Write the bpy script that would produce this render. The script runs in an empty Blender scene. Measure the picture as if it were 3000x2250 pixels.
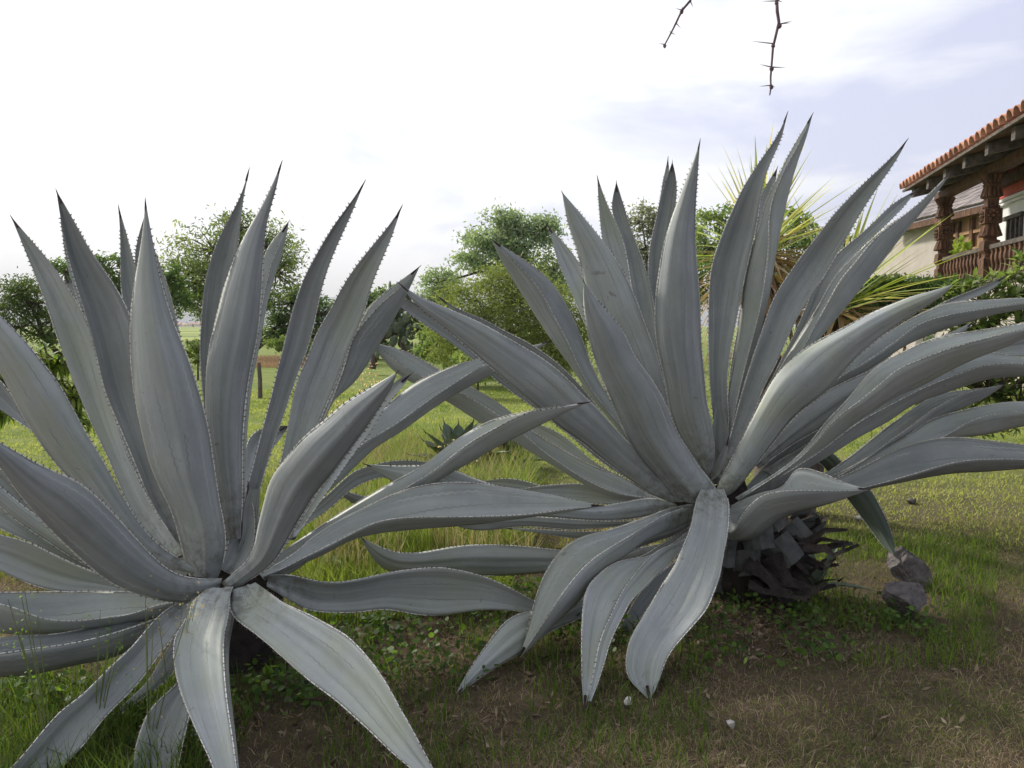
import bpy, math, random
import numpy as np
from mathutils import Vector, Matrix
random.seed(7); R = np.random.default_rng(7)
S = bpy.context.scene
# ---------------------------------------------------------------- camera, world, sun, exposure
H = 1.3; FPX = 2333.0; PITCH = math.radians(4.17)
cam = bpy.data.cameras.new('camera'); cam.lens = 28; cam.sensor_width = 36
cam.clip_start = 0.05; cam.clip_end = 30000
co = bpy.data.objects.new('camera', cam); S.collection.objects.link(co)
co.location = (0, 0, H); co.rotation_euler = (math.pi/2 - PITCH, 0, 0); S.camera = co
SUN_EL = math.radians(36); SUN_AZ = math.radians(-48)      # azimuth from +Y, negative = to the left
W = bpy.data.worlds.new('World'); S.world = W; W.use_nodes = True
nt = W.node_tree; nt.nodes.clear()
def nd(t, k, **kw):
    n = t.nodes.new(k)
    for a, v in kw.items():
        if a in n.inputs: n.inputs[a].default_value = v
        else: setattr(n, a, v)
    return n
def world():
    L = nt.links.new
    out = nd(nt, 'ShaderNodeOutputWorld'); bg = nd(nt, 'ShaderNodeBackground'); bg.inputs['Strength'].default_value = 0.1
    sky = nd(nt, 'ShaderNodeTexSky', sky_type='NISHITA'); sky.sun_disc = False
    sky.sun_elevation = SUN_EL; sky.sun_rotation = SUN_AZ; sky.air_density = 1.0; sky.dust_density = 1.5
    tc = nd(nt, 'ShaderNodeTexCoord'); mp = nd(nt, 'ShaderNodeMapping')
    mp.inputs['Scale'].default_value = (1.0, 0.8, 3.2); mp.inputs['Location'].default_value = (0.35, 0.2, 0.1)
    L(tc.outputs['Generated'], mp.inputs['Vector'])
    n1 = nd(nt, 'ShaderNodeTexNoise'); n1.inputs['Scale'].default_value = 2.9; n1.inputs['Detail'].default_value = 7; n1.inputs['Roughness'].default_value = 0.52
    n1.inputs['Distortion'].default_value = 0.4
    L(mp.outputs[0], n1.inputs['Vector'])
    # cloud cover is thicker towards the sun (left)
    sx = nd(nt, 'ShaderNodeSeparateXYZ'); L(tc.outputs['Generated'], sx.inputs[0])
    m = nd(nt, 'ShaderNodeMath', operation='MULTIPLY_ADD'); m.inputs[1].default_value = -0.42; m.inputs[2].default_value = 0.085
    L(sx.outputs['X'], m.inputs[0])
    a = nd(nt, 'ShaderNodeMath', operation='ADD'); L(n1.outputs['Fac'], a.inputs[0]); L(m.outputs[0], a.inputs[1])
    r = nd(nt, 'ShaderNodeValToRGB'); r.color_ramp.elements[0].position = 0.41; r.color_ramp.elements[1].position = 0.57
    L(a.outputs[0], r.inputs[0])
    cl = nd(nt, 'ShaderNodeMixRGB'); cl.inputs[1].default_value = (6.5, 6.9, 9.1, 1); cl.inputs[2].default_value = (10.6, 10.7, 11.0, 1)
    L(r.outputs[0], cl.inputs[0])
    dt = nd(nt, 'ShaderNodeVectorMath', operation='DOT_PRODUCT'); L(tc.outputs['Generated'], dt.inputs[0])
    dt.inputs[1].default_value = (math.sin(SUN_AZ)*math.cos(SUN_EL), math.cos(SUN_AZ)*math.cos(SUN_EL), math.sin(SUN_EL))
    mr = nd(nt, 'ShaderNodeMapRange'); mr.inputs[1].default_value = -.8; mr.inputs[2].default_value = .9; mr.inputs[3].default_value = .48; mr.inputs[4].default_value = 1.05
    L(dt.outputs['Value'], mr.inputs[0])
    c2 = nd(nt, 'ShaderNodeMixRGB', blend_type='MULTIPLY'); c2.inputs[0].default_value = 1; L(cl.outputs[0], c2.inputs[1]); L(mr.outputs[0], c2.inputs[2]); cl = c2
    mx = nd(nt, 'ShaderNodeMixRGB'); mx.inputs[0].default_value = 0.88
    L(sky.outputs[0], mx.inputs[1]); L(cl.outputs[0], mx.inputs[2])
    L(mx.outputs[0], bg.inputs[0]); L(bg.outputs[0], out.inputs[0])
world()
sl = bpy.data.lights.new('sun', 'SUN'); sl.energy = 3.8; sl.angle = math.radians(7); sl.color = (1.0, 0.95, 0.86)
so = bpy.data.objects.new('sun', sl); S.collection.objects.link(so)
sd = Vector((math.sin(SUN_AZ)*math.cos(SUN_EL), math.cos(SUN_AZ)*math.cos(SUN_EL), math.sin(SUN_EL)))
so.rotation_euler = sd.to_track_quat('Z', 'Y').to_euler(); so.location = (0, 0, 30)
S.view_settings.view_transform = 'Standard'; S.view_settings.look = 'None'
S.view_settings.exposure = 0.36; S.view_settings.gamma = 1.0; S.view_settings.use_curve_mapping = False
S.render.engine = 'CYCLES'; S.cycles.max_bounces = 6; S.cycles.transparent_max_bounces = 8
# ---------------------------------------------------------------- helpers
CP, SP = math.cos(PITCH), math.sin(PITCH)
def at(px, py, Y):
    """a point of the place seen in direction (px, py) of the 3000 px photograph, Y metres ahead"""
    cx = (px-1500)/FPX; cy = -(py-1125)/FPX
    d = (cx, CP + cy*SP, -SP + cy*CP); s = Y/d[1]
    return Vector((d[0]*s, Y, H + d[2]*s))
CR = {'f': (0, 0, 1.3562), 'c1': (0, 450, .5425), 'c2': (0, 1350, .5425), 'c3': (900, 1050, .5425),
      'c4': (1400, 300, .5425), 'c5': (1800, 700, .5425), 'c6': (1800, 1350, .5425), 'c7': (293, 1230, .4238)}
def new_obj(name, me, parent=None, mat=None):
    o = bpy.data.objects.new(name, me); S.collection.objects.link(o)
    if mat is not None and me is not None and not me.materials: me.materials.append(mat)
    if parent is not None: setpar(o, parent)
    return o
WL = {}
def wloc(o): return WL.get(o.name, Vector((0, 0, 0)))
def setpar(o, parent):
    o.parent = parent
    o.matrix_parent_inverse = Matrix.Translation(-wloc(parent))
    WL[o.name] = Vector((0, 0, 0))
def tag(o, label=None, cat=None, group=None, kind=None):
    if label: o['label'] = label
    if cat: o['category'] = cat
    if group: o['group'] = group
    if kind: o['kind'] = kind
    return o
def thing(name, loc, label, cat, group=None):
    o = bpy.data.objects.new(name, None); S.collection.objects.link(o)
    o.location = loc; o.empty_display_size = 0.1; WL[o.name] = Vector(loc)
    return tag(o, label, cat, group)
def np_mesh(name, V, F, smooth=False, col=None, uv=None, tb=None):
    """V (n,3); F list of int arrays (k, 3 or 4)"""
    me = bpy.data.meshes.new(name); V = np.asarray(V, np.float32)
    me.vertices.add(len(V)); me.vertices.foreach_set('co', V.ravel())
    F = [np.asarray(f, np.int32) for f in F if len(f)]
    idx = np.concatenate([f.ravel() for f in F]); tot = np.concatenate([np.full(len(f), f.shape[1], np.int32) for f in F])
    me.loops.add(len(idx)); me.loops.foreach_set('vertex_index', idx)
    me.polygons.add(len(tot)); st = np.concatenate([[0], np.cumsum(tot)[:-1]]).astype(np.int32)
    me.polygons.foreach_set('loop_start', st); me.polygons.foreach_set('loop_total', tot)
    me.polygons.foreach_set('use_smooth', np.full(len(tot), smooth))
    me.update(calc_edges=True)
    if col is not None:
        c = me.attributes.new('col', 'FLOAT_COLOR', 'POINT')
        col = np.asarray(col, np.float32)
        if col.shape[1] == 3: col = np.hstack([col, np.ones((len(col), 1), np.float32)])
        c.data.foreach_set('color', col.ravel())
    if tb is not None:
        a = me.attributes.new('tb', 'FLOAT', 'POINT'); a.data.foreach_set('value', np.asarray(tb, np.float32))
    if uv is not None:
        u = me.uv_layers.new(name='UVMap'); uv = np.asarray(uv, np.float32)[idx]; u.data.foreach_set('uv', uv.ravel())
    return me
class MB:
    def __init__(s): s.v = []; s.f = []; s.uv = None
    def box(s, o, a, b, c):
        o = Vector(o); a = Vector(a); b = Vector(b); c = Vector(c); n = len(s.v)
        s.v += [o, o+a, o+a+b, o+b, o+c, o+a+c, o+a+b+c, o+b+c]
        s.f += [(n, n+3, n+2, n+1), (n+4, n+5, n+6, n+7), (n, n+1, n+5, n+4), (n+1, n+2, n+6, n+5), (n+2, n+3, n+7, n+6), (n+3, n, n+4, n+7)]
        return s
    def tube(s, pts, rad, k=6, cap=True):
        pts = [Vector(p) for p in pts]; n0 = len(s.v)
        ref = Vector((0.3, 0.2, 1)).normalized()
        for i, p in enumerate(pts):
            t = (pts[min(i+1, len(pts)-1)] - pts[max(i-1, 0)]).normalized()
            if abs(t.dot(ref)) > .97: ref = Vector((1, .1, .1)).normalized()
            a = t.cross(ref).normalized(); b = t.cross(a)
            r = rad[i] if hasattr(rad, '__len__') else rad
            for j in range(k):
                w = 2*math.pi*j/k; s.v.append(p + (a*math.cos(w) + b*math.sin(w))*r)
        for i in range(len(pts)-1):
            for j in range(k):
                q = n0+i*k; s.f.append((q+j, q+(j+1) % k, q+k+(j+1) % k, q+k+j))
        if cap:
            s.f.append(tuple(n0+j for j in range(k))); s.f.append(tuple(n0+(len(pts)-1)*k+j for j in reversed(range(k))))
        return s
    def stack(s, c, ex, ey, prof):
        """square section column: prof = [(z, half width)]"""
        n0 = len(s.v)
        for z, h in prof:
            for a, b in ((-1, -1), (1, -1), (1, 1), (-1, 1)):
                s.v.append(Vector((c[0], c[1], z)) + ex*h*a + ey*h*b)
        for i in range(len(prof)-1):
            for j in range(4):
                q = n0+i*4; s.f.append((q+j, q+(j+1) % 4, q+4+(j+1) % 4, q+4+j))
        s.f.append((n0+3, n0+2, n0+1, n0)); m = n0+4*(len(prof)-1); s.f.append((m, m+1, m+2, m+3))
        return s
    def ball(s, c, r, k=8, m=5, jit=0):
        n0 = len(s.v); c = Vector(c); r = Vector(r) if hasattr(r, '__len__') else Vector((r, r, r))
        for i in range(m+1):
            th = math.pi*i/m
            for j in range(k):
                ph = 2*math.pi*j/k; q = 1+random.uniform(-jit, jit)
                s.v.append(c + Vector((r.x*math.sin(th)*math.cos(ph), r.y*math.sin(th)*math.sin(ph), r.z*math.cos(th)))*q)
        for i in range(m):
            for j in range(k):
                q = n0+i*k; s.f.append((q+j, q+k+j, q+k+(j+1) % k, q+(j+1) % k))
        return s
    def mesh(s, name, smooth=False):
        me = bpy.data.meshes.new(name); me.from_pydata([tuple(v) for v in s.v], [], s.f)
        if smooth: me.polygons.foreach_set('use_smooth', [True]*len(me.polygons))
        me.update(); return me
    def build(s, name, mat, parent=None, smooth=False):
        return new_obj(name, s.mesh(name, smooth), parent, mat)
# ---------------------------------------------------------------- materials
def material(name):
    m = bpy.data.materials.new(name); m.use_nodes = True; t = m.node_tree; t.nodes.clear()
    out = nd(t, 'ShaderNodeOutputMaterial'); b = nd(t, 'ShaderNodeBsdfPrincipled')
    t.links.new(b.outputs[0], out.inputs[0]); return m, t, b, out
def math_(t, op, a, b=None, c=None):
    n = nd(t, 'ShaderNodeMath', operation=op)
    for i, x in enumerate((a, b, c)):
        if x is None: continue
        if hasattr(x, 'links'): t.links.new(x, n.inputs[i])
        else: n.inputs[i].default_value = x
    return n.outputs[0]
def mix_(t, f, a, b, mode='MIX'):
    n = nd(t, 'ShaderNodeMixRGB', blend_type=mode)
    for i, x in enumerate((f, a, b)):
        if hasattr(x, 'links'): t.links.new(x, n.inputs[i])
        elif i == 0: n.inputs[0].default_value = x
        else: n.inputs[i].default_value = (*x, 1)
    return n.outputs[0]
def noise_(t, vec, scale, detail=4, rough=.55, dist=0.0):
    n = nd(t, 'ShaderNodeTexNoise'); n.inputs['Scale'].default_value = scale; n.inputs['Detail'].default_value = detail
    n.inputs['Roughness'].default_value = rough; n.inputs['Distortion'].default_value = dist
    if vec is not None: t.links.new(vec, n.inputs['Vector'])
    return n.outputs['Fac']
def ramp_(t, f, p0, p1, c0=(0, 0, 0), c1=(1, 1, 1)):
    n = nd(t, 'ShaderNodeValToRGB'); e = n.color_ramp.elements
    e[0].position = p0; e[1].position = p1; e[0].color = (*c0, 1); e[1].color = (*c1, 1)
    t.links.new(f, n.inputs[0]); return n.outputs[0]
def bump_(t, h, b, strength=.3, dist=.01):
    n = nd(t, 'ShaderNodeBump'); n.inputs['Strength'].default_value = strength; n.inputs['Distance'].default_value = dist
    t.links.new(h, n.inputs['Height']); t.links.new(n.outputs[0], b.inputs['Normal'])
def scaled(t, vec, sc):
    n = nd(t, 'ShaderNodeMapping'); n.inputs['Scale'].default_value = sc; t.links.new(vec, n.inputs['Vector']); return n.outputs[0]
def simple(name, c0, c1, scale=8, rough=.8, bump=.3, bd=.01, stretch=(1, 1, 1), spec=.3, vary=.2):
    m, t, b, out = material(name)
    tc = nd(t, 'ShaderNodeTexCoord').outputs['Object']; v = scaled(t, tc, stretch)
    rn = nd(t, 'ShaderNodeObjectInfo').outputs['Random']; va = nd(t, 'ShaderNodeVectorMath', operation='ADD'); cx = nd(t, 'ShaderNodeCombineXYZ')
    t.links.new(math_(t, 'MULTIPLY', rn, 47.0), cx.inputs[0]); t.links.new(math_(t, 'MULTIPLY', rn, 31.0), cx.inputs[1])
    t.links.new(v, va.inputs[0]); t.links.new(cx.outputs[0], va.inputs[1]); v = va.outputs[0]
    f = noise_(t, v, scale, 6, .6)
    hv = nd(t, 'ShaderNodeHueSaturation'); t.links.new(ramp_(t, f, .3, .7, c0, c1), hv.inputs['Color']); t.links.new(math_(t, 'MULTIPLY_ADD', rn, vary, 1-vary/2), hv.inputs['Value'])
    t.links.new(hv.outputs[0], b.inputs['Base Color'])
    b.inputs['Roughness'].default_value = rough; b.inputs['Specular IOR Level'].default_value = spec
    bump_(t, noise_(t, v, scale*3, 4, .6), b, bump, bd); return m
def foliage_mat(name, transl=.35, rough=.55, spec=.35):
    m, t, b, out = material(name)
    a = nd(t, 'ShaderNodeAttribute'); a.attribute_name = 'col'
    t.links.new(a.outputs['Color'], b.inputs['Base Color']); b.inputs['Roughness'].default_value = rough
    b.inputs['Specular IOR Level'].default_value = spec
    tr = nd(t, 'ShaderNodeBsdfTranslucent'); t.links.new(mix_(t, .5, a.outputs['Color'], (.30, .42, .04), 'MIX'), tr.inputs[0])
    c2 = mix_(t, 1.0, a.outputs['Color'], (1.7, 1.7, .9), 'MULTIPLY'); t.links.new(c2, tr.inputs[0])
    mx = nd(t, 'ShaderNodeMixShader'); mx.inputs[0].default_value = transl
    t.links.new(b.outputs[0], mx.inputs[1]); t.links.new(tr.outputs[0], mx.inputs[2]); t.links.new(mx.outputs[0], out.inputs[0])
    return m
def agave_mat(name='agave_skin', tint=(1, 1, 1)):
    m, t, b, out = material(name); L = t.links.new
    uv = nd(t, 'ShaderNodeUVMap'); sx = nd(t, 'ShaderNodeSeparateXYZ'); L(uv.outputs[0], sx.inputs[0])
    U, V = sx.outputs['X'], sx.outputs['Y']
    ob = nd(t, 'ShaderNodeObjectInfo'); rnd = ob.outputs['Random']
    tc = nd(t, 'ShaderNodeTexCoord').outputs['Object']
    d = math_(t, 'MULTIPLY', math_(t, 'ABSOLUTE', math_(t, 'SUBTRACT', U, .5)), 2)
    cv = nd(t, 'ShaderNodeCombineXYZ'); L(U, cv.inputs[0]); L(V, cv.inputs[1]); L(rnd, cv.inputs[2])
    streak = noise_(t, scaled(t, cv.outputs[0], (4.2, .8, 40)), 1.5, 3, .5, .2)
    fine = noise_(t, scaled(t, cv.outputs[0], (60, 5, 40)), 1.6, 4, .6)
    mott = noise_(t, tc, 7, 9, .74)
    base = mix_(t, ramp_(t, streak, .32, .68), (.255, .276, .276), (.38, .402, .402))
    base = mix_(t, math_(t, 'MULTIPLY', ramp_(t, mott, .44, .70), .55), base, (.44, .455, .45))
    mt2 = noise_(t, tc, 2.6, 6, .6)
    base = mix_(t, math_(t, 'MULTIPLY', ramp_(t, mt2, .38, .62), .35), base, (.20, .215, .205))
    sp_ = ramp_(t, noise_(t, tc, 70, 3, .6), .66, .72)
    base = mix_(t, math_(t, 'MULTIPLY', sp_, .25), base, (.16, .16, .13))
    # greener, less waxy bands low on the blade
    gr = math_(t, 'MULTIPLY', ramp_(t, noise_(t, tc, 4.0, 4, .5), .42, .65), math_(t, 'MULTIPLY_ADD', rnd, .5, .06))
    base = mix_(t, gr, base, (.285, .31, .21))
    base = mix_(t, math_(t, 'MULTIPLY', ramp_(t, fine, .45, .75), .07), base, (.16, .18, .17))
    hsv = nd(t, 'ShaderNodeHueSaturation'); L(base, hsv.inputs['Color']); L(math_(t, 'MULTIPLY_ADD', rnd, .42, .78), hsv.inputs['Value'])
    base = hsv.outputs[0]
    # bud prints: scalloped lines left by the neighbouring leaf's margin
    sc = math_(t, 'MULTIPLY', math_(t, 'ABSOLUTE', math_(t, 'SINE', math_(t, 'MULTIPLY', V, 95.0))), .035)
    for k, (u0, sl_) in enumerate(((.86, -.22), (.50, -.30), (.62, .14))):
        ln = math_(t, 'ADD', math_(t, 'MULTIPLY_ADD', V, sl_, u0), sc)
        dd = math_(t, 'ABSOLUTE', math_(t, 'SUBTRACT', d, ln))
        mk = math_(t, 'LESS_THAN', dd, .022); mk = math_(t, 'MULTIPLY', mk, ramp_(t, noise_(t, tc, 6+k, 2), .42, .6))
        base = mix_(t, math_(t, 'MULTIPLY', mk, .5), base, (.15, .16, .145) if k == 1 else (.42, .44, .42))
    # scratches and blotches of old sap / rot
    bl = ramp_(t, noise_(t, tc, 17, 5, .62, 1.2), .665, .71)
    base = mix_(t, math_(t, 'MULTIPLY', bl, .5), base, (.12, .115, .08))
    # dirt gathered at the leaf bases
    at_ = nd(t, 'ShaderNodeAttribute'); at_.attribute_name = 'tb'
    dirt = math_(t, 'MULTIPLY', ramp_(t, at_.outputs['Fac'], .80, 1.0), ramp_(t, noise_(t, tc, 22, 7, .7), .46, .62))
    base = mix_(t, math_(t, 'MULTIPLY', dirt, .75), base, (.075, .058, .035))
    # pale margin: rim light and light through the edge put into the colour
    mg = ramp_(t, d, .93, .985)
    base = mix_(t, math_(t, 'MULTIPLY', mg, .75), base, (.62, .62, .55))
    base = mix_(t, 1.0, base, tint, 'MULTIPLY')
    L(base, b.inputs['Base Color'])
    b.inputs['Roughness'].default_value = .5; b.inputs['Specular IOR Level'].default_value = .34
    L(math_(t, 'MULTIPLY_ADD', mott, .3, .42), b.inputs['Roughness'])
    h = math_(t, 'ADD', math_(t, 'MULTIPLY', streak, .45), math_(t, 'MULTIPLY', fine, .06))
    bump_(t, math_(t, 'ADD', h, math_(t, 'MULTIPLY', mott, .5)), b, .3, .01); return m
M = {}
M['agave'] = agave_mat(); M['agave_dark'] = agave_mat('agave_skin_dark_green', (.30, .36, .26))  # dark variant: same skin, darker and greener all over
M['spine'] = simple('agave_spine', (.018, .010, .012), (.06, .03, .03), 30, .45)
M['tooth'] = simple('margin_tooth', (.07, .045, .04), (.30, .25, .2), 30, .6)
M['foliage'] = foliage_mat('foliage', .5)
M['grass'] = foliage_mat('grass_blade', .4, .6, .25)
M['dry'] = foliage_mat('dry_blade', .2, .8, .1)
M['dead'] = simple('dead_leaf', (.013, .011, .010), (.055, .043, .035), 14, .9, .8, .02)
M['stub'] = simple('leaf_stub', (.05, .052, .048), (.11, .115, .108), 16, .7, .6, .01)
M['bark'] = simple('bark', (.05, .04, .03), (.14, .11, .085), 10, .9, .8, .03, (1, 1, .3))
M['rock'] = simple('rock', (.07, .062, .06), (.20, .18, .172), 14, .95, .9, .02)
M['margin'] = simple('rimlit_margin', (.74, .74, .70), (.88, .88, .85), 20, .5, .1)  # edge strip whitened, the rim light of the leaf edges painted in
M['white_rock'] = simple('pale_stone', (.45, .42, .38), (.68, .65, .6), 12, .8, .5, .01)
M['wood'] = simple('dark_carved_wood', (.025, .016, .012), (.20, .095, .05), 11, .75, .9, .02, (1, 1, .35))
M['graywood'] = simple('weathered_wood', (.05, .043, .038), (.16, .13, .11), 9, .85, .6, .01, (1, 1, 1))
M['tanwood'] = simple('tan_wood', (.24, .13, .06), (.42, .25, .13), 7, .7, .4, .01, (1, 1, .3))
M['tile'] = simple('terracotta', (.33, .15, .10), (.60, .29, .20), 7, .8, .4, .01, vary=.6)
M['white'] = simple('whitewash', (.74, .73, .71), (.84, .83, .81), 3, .9, .25, .02)
M['beige'] = simple('beige_render', (.40, .35, .31), (.48, .43, .385), 2, .9, .3, .02)
M['red'] = simple('red_paint', (.42, .07, .05), (.56, .12, .08), 4, .8, .2)
M['shingle'] = simple('grey_shingle', (.13, .11, .105), (.27, .235, .22), 5, .85, .5, .02, vary=.6)
M['glass'] = simple('dark_glass', (.05, .055, .06), (.09, .10, .11), 2, .15, 0)
M['twig'] = simple('twig_bark', (.10, .06, .07), (.22, .15, .16), 60, .8, .5, .003)
M['cactus'] = simple('cactus_pad', (.045, .06, .04), (.11, .135, .085), 4, .7, .3, .02)
M['far'] = simple('far_town', (.40, .33, .29), (.55, .50, .46), .3, .9, 0)
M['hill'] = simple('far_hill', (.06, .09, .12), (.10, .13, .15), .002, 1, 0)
def ground_mat():
    m, t, b, out = material('lawn_soil'); L = t.links.new
    tc = nd(t, 'ShaderNodeTexCoord').outputs['Object']
    sx = nd(t, 'ShaderNodeSeparateXYZ'); L(tc, sx.inputs[0])
    soil = mix_(t, noise_(t, tc, 14, 8, .7), (.045, .034, .024), (.165, .122, .083))
    lawn = mix_(t, ramp_(t, noise_(t, tc, 1.6, 7, .65), .35, .65), (.13, .19, .04), (.29, .31, .10))
    lawn = mix_(t, math_(t, 'MULTIPLY', noise_(t, tc, 55, 4, .7), .6), lawn, (.06, .09, .02))
    far = ramp_(t, sx.outputs['Y'], 0, 1); 
    f = nd(t, 'ShaderNodeMapRange'); f.inputs[1].default_value = 4.8; f.inputs[2].default_value = 8.5; L(sx.outputs['Y'], f.inputs[0])
    c = mix_(t, f.outputs[0], soil, lawn)
    g = nd(t, 'ShaderNodeMapRange'); g.inputs[1].default_value = 60; g.inputs[2].default_value = 75; L(sx.outputs['Y'], g.inputs[0])
    fld = mix_(t, ramp_(t, noise_(t, scaled(t, tc, (.002, .012, 1)), 3, 3), .4, .6), (.30, .33, .10), (.14, .19, .07))
    c = mix_(t, g.outputs[0], c, fld)
    L(c, b.inputs['Base Color']); b.inputs['Roughness'].default_value = .95; b.inputs['Specular IOR Level'].default_value = .1
    bump_(t, noise_(t, tc, 30, 8, .7), b, .8, .03); return m
M['ground'] = ground_mat()
# ---------------------------------------------------------------- terrain
def value_noise(x, y, s, seed=0):
    x = np.asarray(x)*s+seed*17.3; y = np.asarray(y)*s+seed*7.7
    xi = np.floor(x).astype(np.int64); yi = np.floor(y).astype(np.int64); fx = x-xi; fy = y-yi
    fx = fx*fx*(3-2*fx); fy = fy*fy*(3-2*fy)
    def h(a, b):
        q = (a*374761393 + b*668265263 + seed*9176) & 0xffffffff; q = ((q ^ (q >> 13))*1274126177) & 0xffffffff
        return ((q ^ (q >> 16)) & 0xffff)/65535.0
    return (h(xi, yi)*(1-fx)+h(xi+1, yi)*fx)*(1-fy) + (h(xi, yi+1)*(1-fx)+h(xi+1, yi+1)*fx)*fy
def gz(x, y):
    x = np.asarray(x, float); y = np.asarray(y, float)
    n = (value_noise(x, y, 1.1, 3)-.5)*.07 + (value_noise(x, y, 4.0, 5)-.5)*.025
    return n*np.clip((40-y)/25, 0, 1)
def terrain():
    ys = np.concatenate([np.linspace(-8, 1, 10), np.linspace(1.2, 10, 110), np.linspace(10.5, 40, 60), np.geomspace(42, 9000, 40)])
    u = np.linspace(-1, 1, 161)
    Yg, Ug = np.meshgrid(ys, u, indexing='ij'); Xg = Ug*(np.abs(Yg)*1.6+10)
    V = np.stack([Xg, Yg, gz(Xg, Yg)], -1).reshape(-1, 3); n = len(u)
    i = np.arange(len(ys)-1)[:, None]*n + np.arange(n-1)[None]; i = i.ravel()
    F = np.stack([i, i+1, i+n+1, i+n], 1)
    tag(new_obj('ground', np_mesh('ground', V, [F], True), None, M['ground']), 'lawn and soil running out to distant fields', kind='structure')
    for k, (Yd, zt, seed) in enumerate(((5200, 190, 1), (7600, 290, 5))):
        mb = MB(); xs = np.linspace(-9000, 9000, 160)
        for x in xs:
            z = zt*(.55+.6*float(value_noise(x, 0, .0006, seed)) + .1*float(value_noise(x, 3, .004, seed)))
            mb.v += [Vector((x, Yd-900, -1)), Vector((x, Yd, z)), Vector((x, Yd+1500, -1))]
        for j in range(159):
            q = 3*j; mb.f += [(q, q+3, q+4, q+1), (q+1, q+4, q+5, q+2)]
        tag(mb.build('hills', M['hill'], None, True), 'hazy blue hills on the horizon', kind='structure')
terrain()
# ---------------------------------------------------------------- agave leaves
def resample(P, n):
    P = np.asarray(P, float); 
    # centripetal-like Catmull-Rom, then arclength
    Q = np.vstack([2*P[0]-P[1], P, 2*P[-1]-P[-2]]); out = []
    for i in range(1, len(Q)-2):
        t = np.linspace(0, 1, 12, endpoint=False)[:, None]
        p0, p1, p2, p3 = Q[i-1], Q[i], Q[i+1], Q[i+2]
        l1, l0, l2 = (np.linalg.norm(p2-p1)+1e-6), (np.linalg.norm(p1-p0)+1e-6), (np.linalg.norm(p3-p2)+1e-6)
        m1 = (p2-p0)/(l0+l1)*l1; m2 = (p3-p1)/(l1+l2)*l1
        out.append((2*t**3-3*t**2+1)*p1+(t**3-2*t**2+t)*m1+(-2*t**3+3*t**2)*p2+(t**3-t**2)*m2)
    out.append(P[-1:]); out = np.vstack(out)
    d = np.concatenate([[0], np.cumsum(np.linalg.norm(np.diff(out, axis=0), axis=1))]); d /= d[-1]
    t = np.linspace(0, 1, n)
    return np.stack([np.interp(t, d, out[:, k]) for k in range(out.shape[1])], 1)
def unproj(P, Y):
    cx = (P[:, 0]-1500)/FPX; cy = -(P[:, 1]-1125)/FPX; dy = CP+cy*SP; s = Y/dy
    return np.stack([cx*s, Y, H+(-SP+cy*CP)*s], 1)
os_min = False
def nrm(a): return a/(np.linalg.norm(a, axis=-1, keepdims=True)+1e-9)
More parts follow.
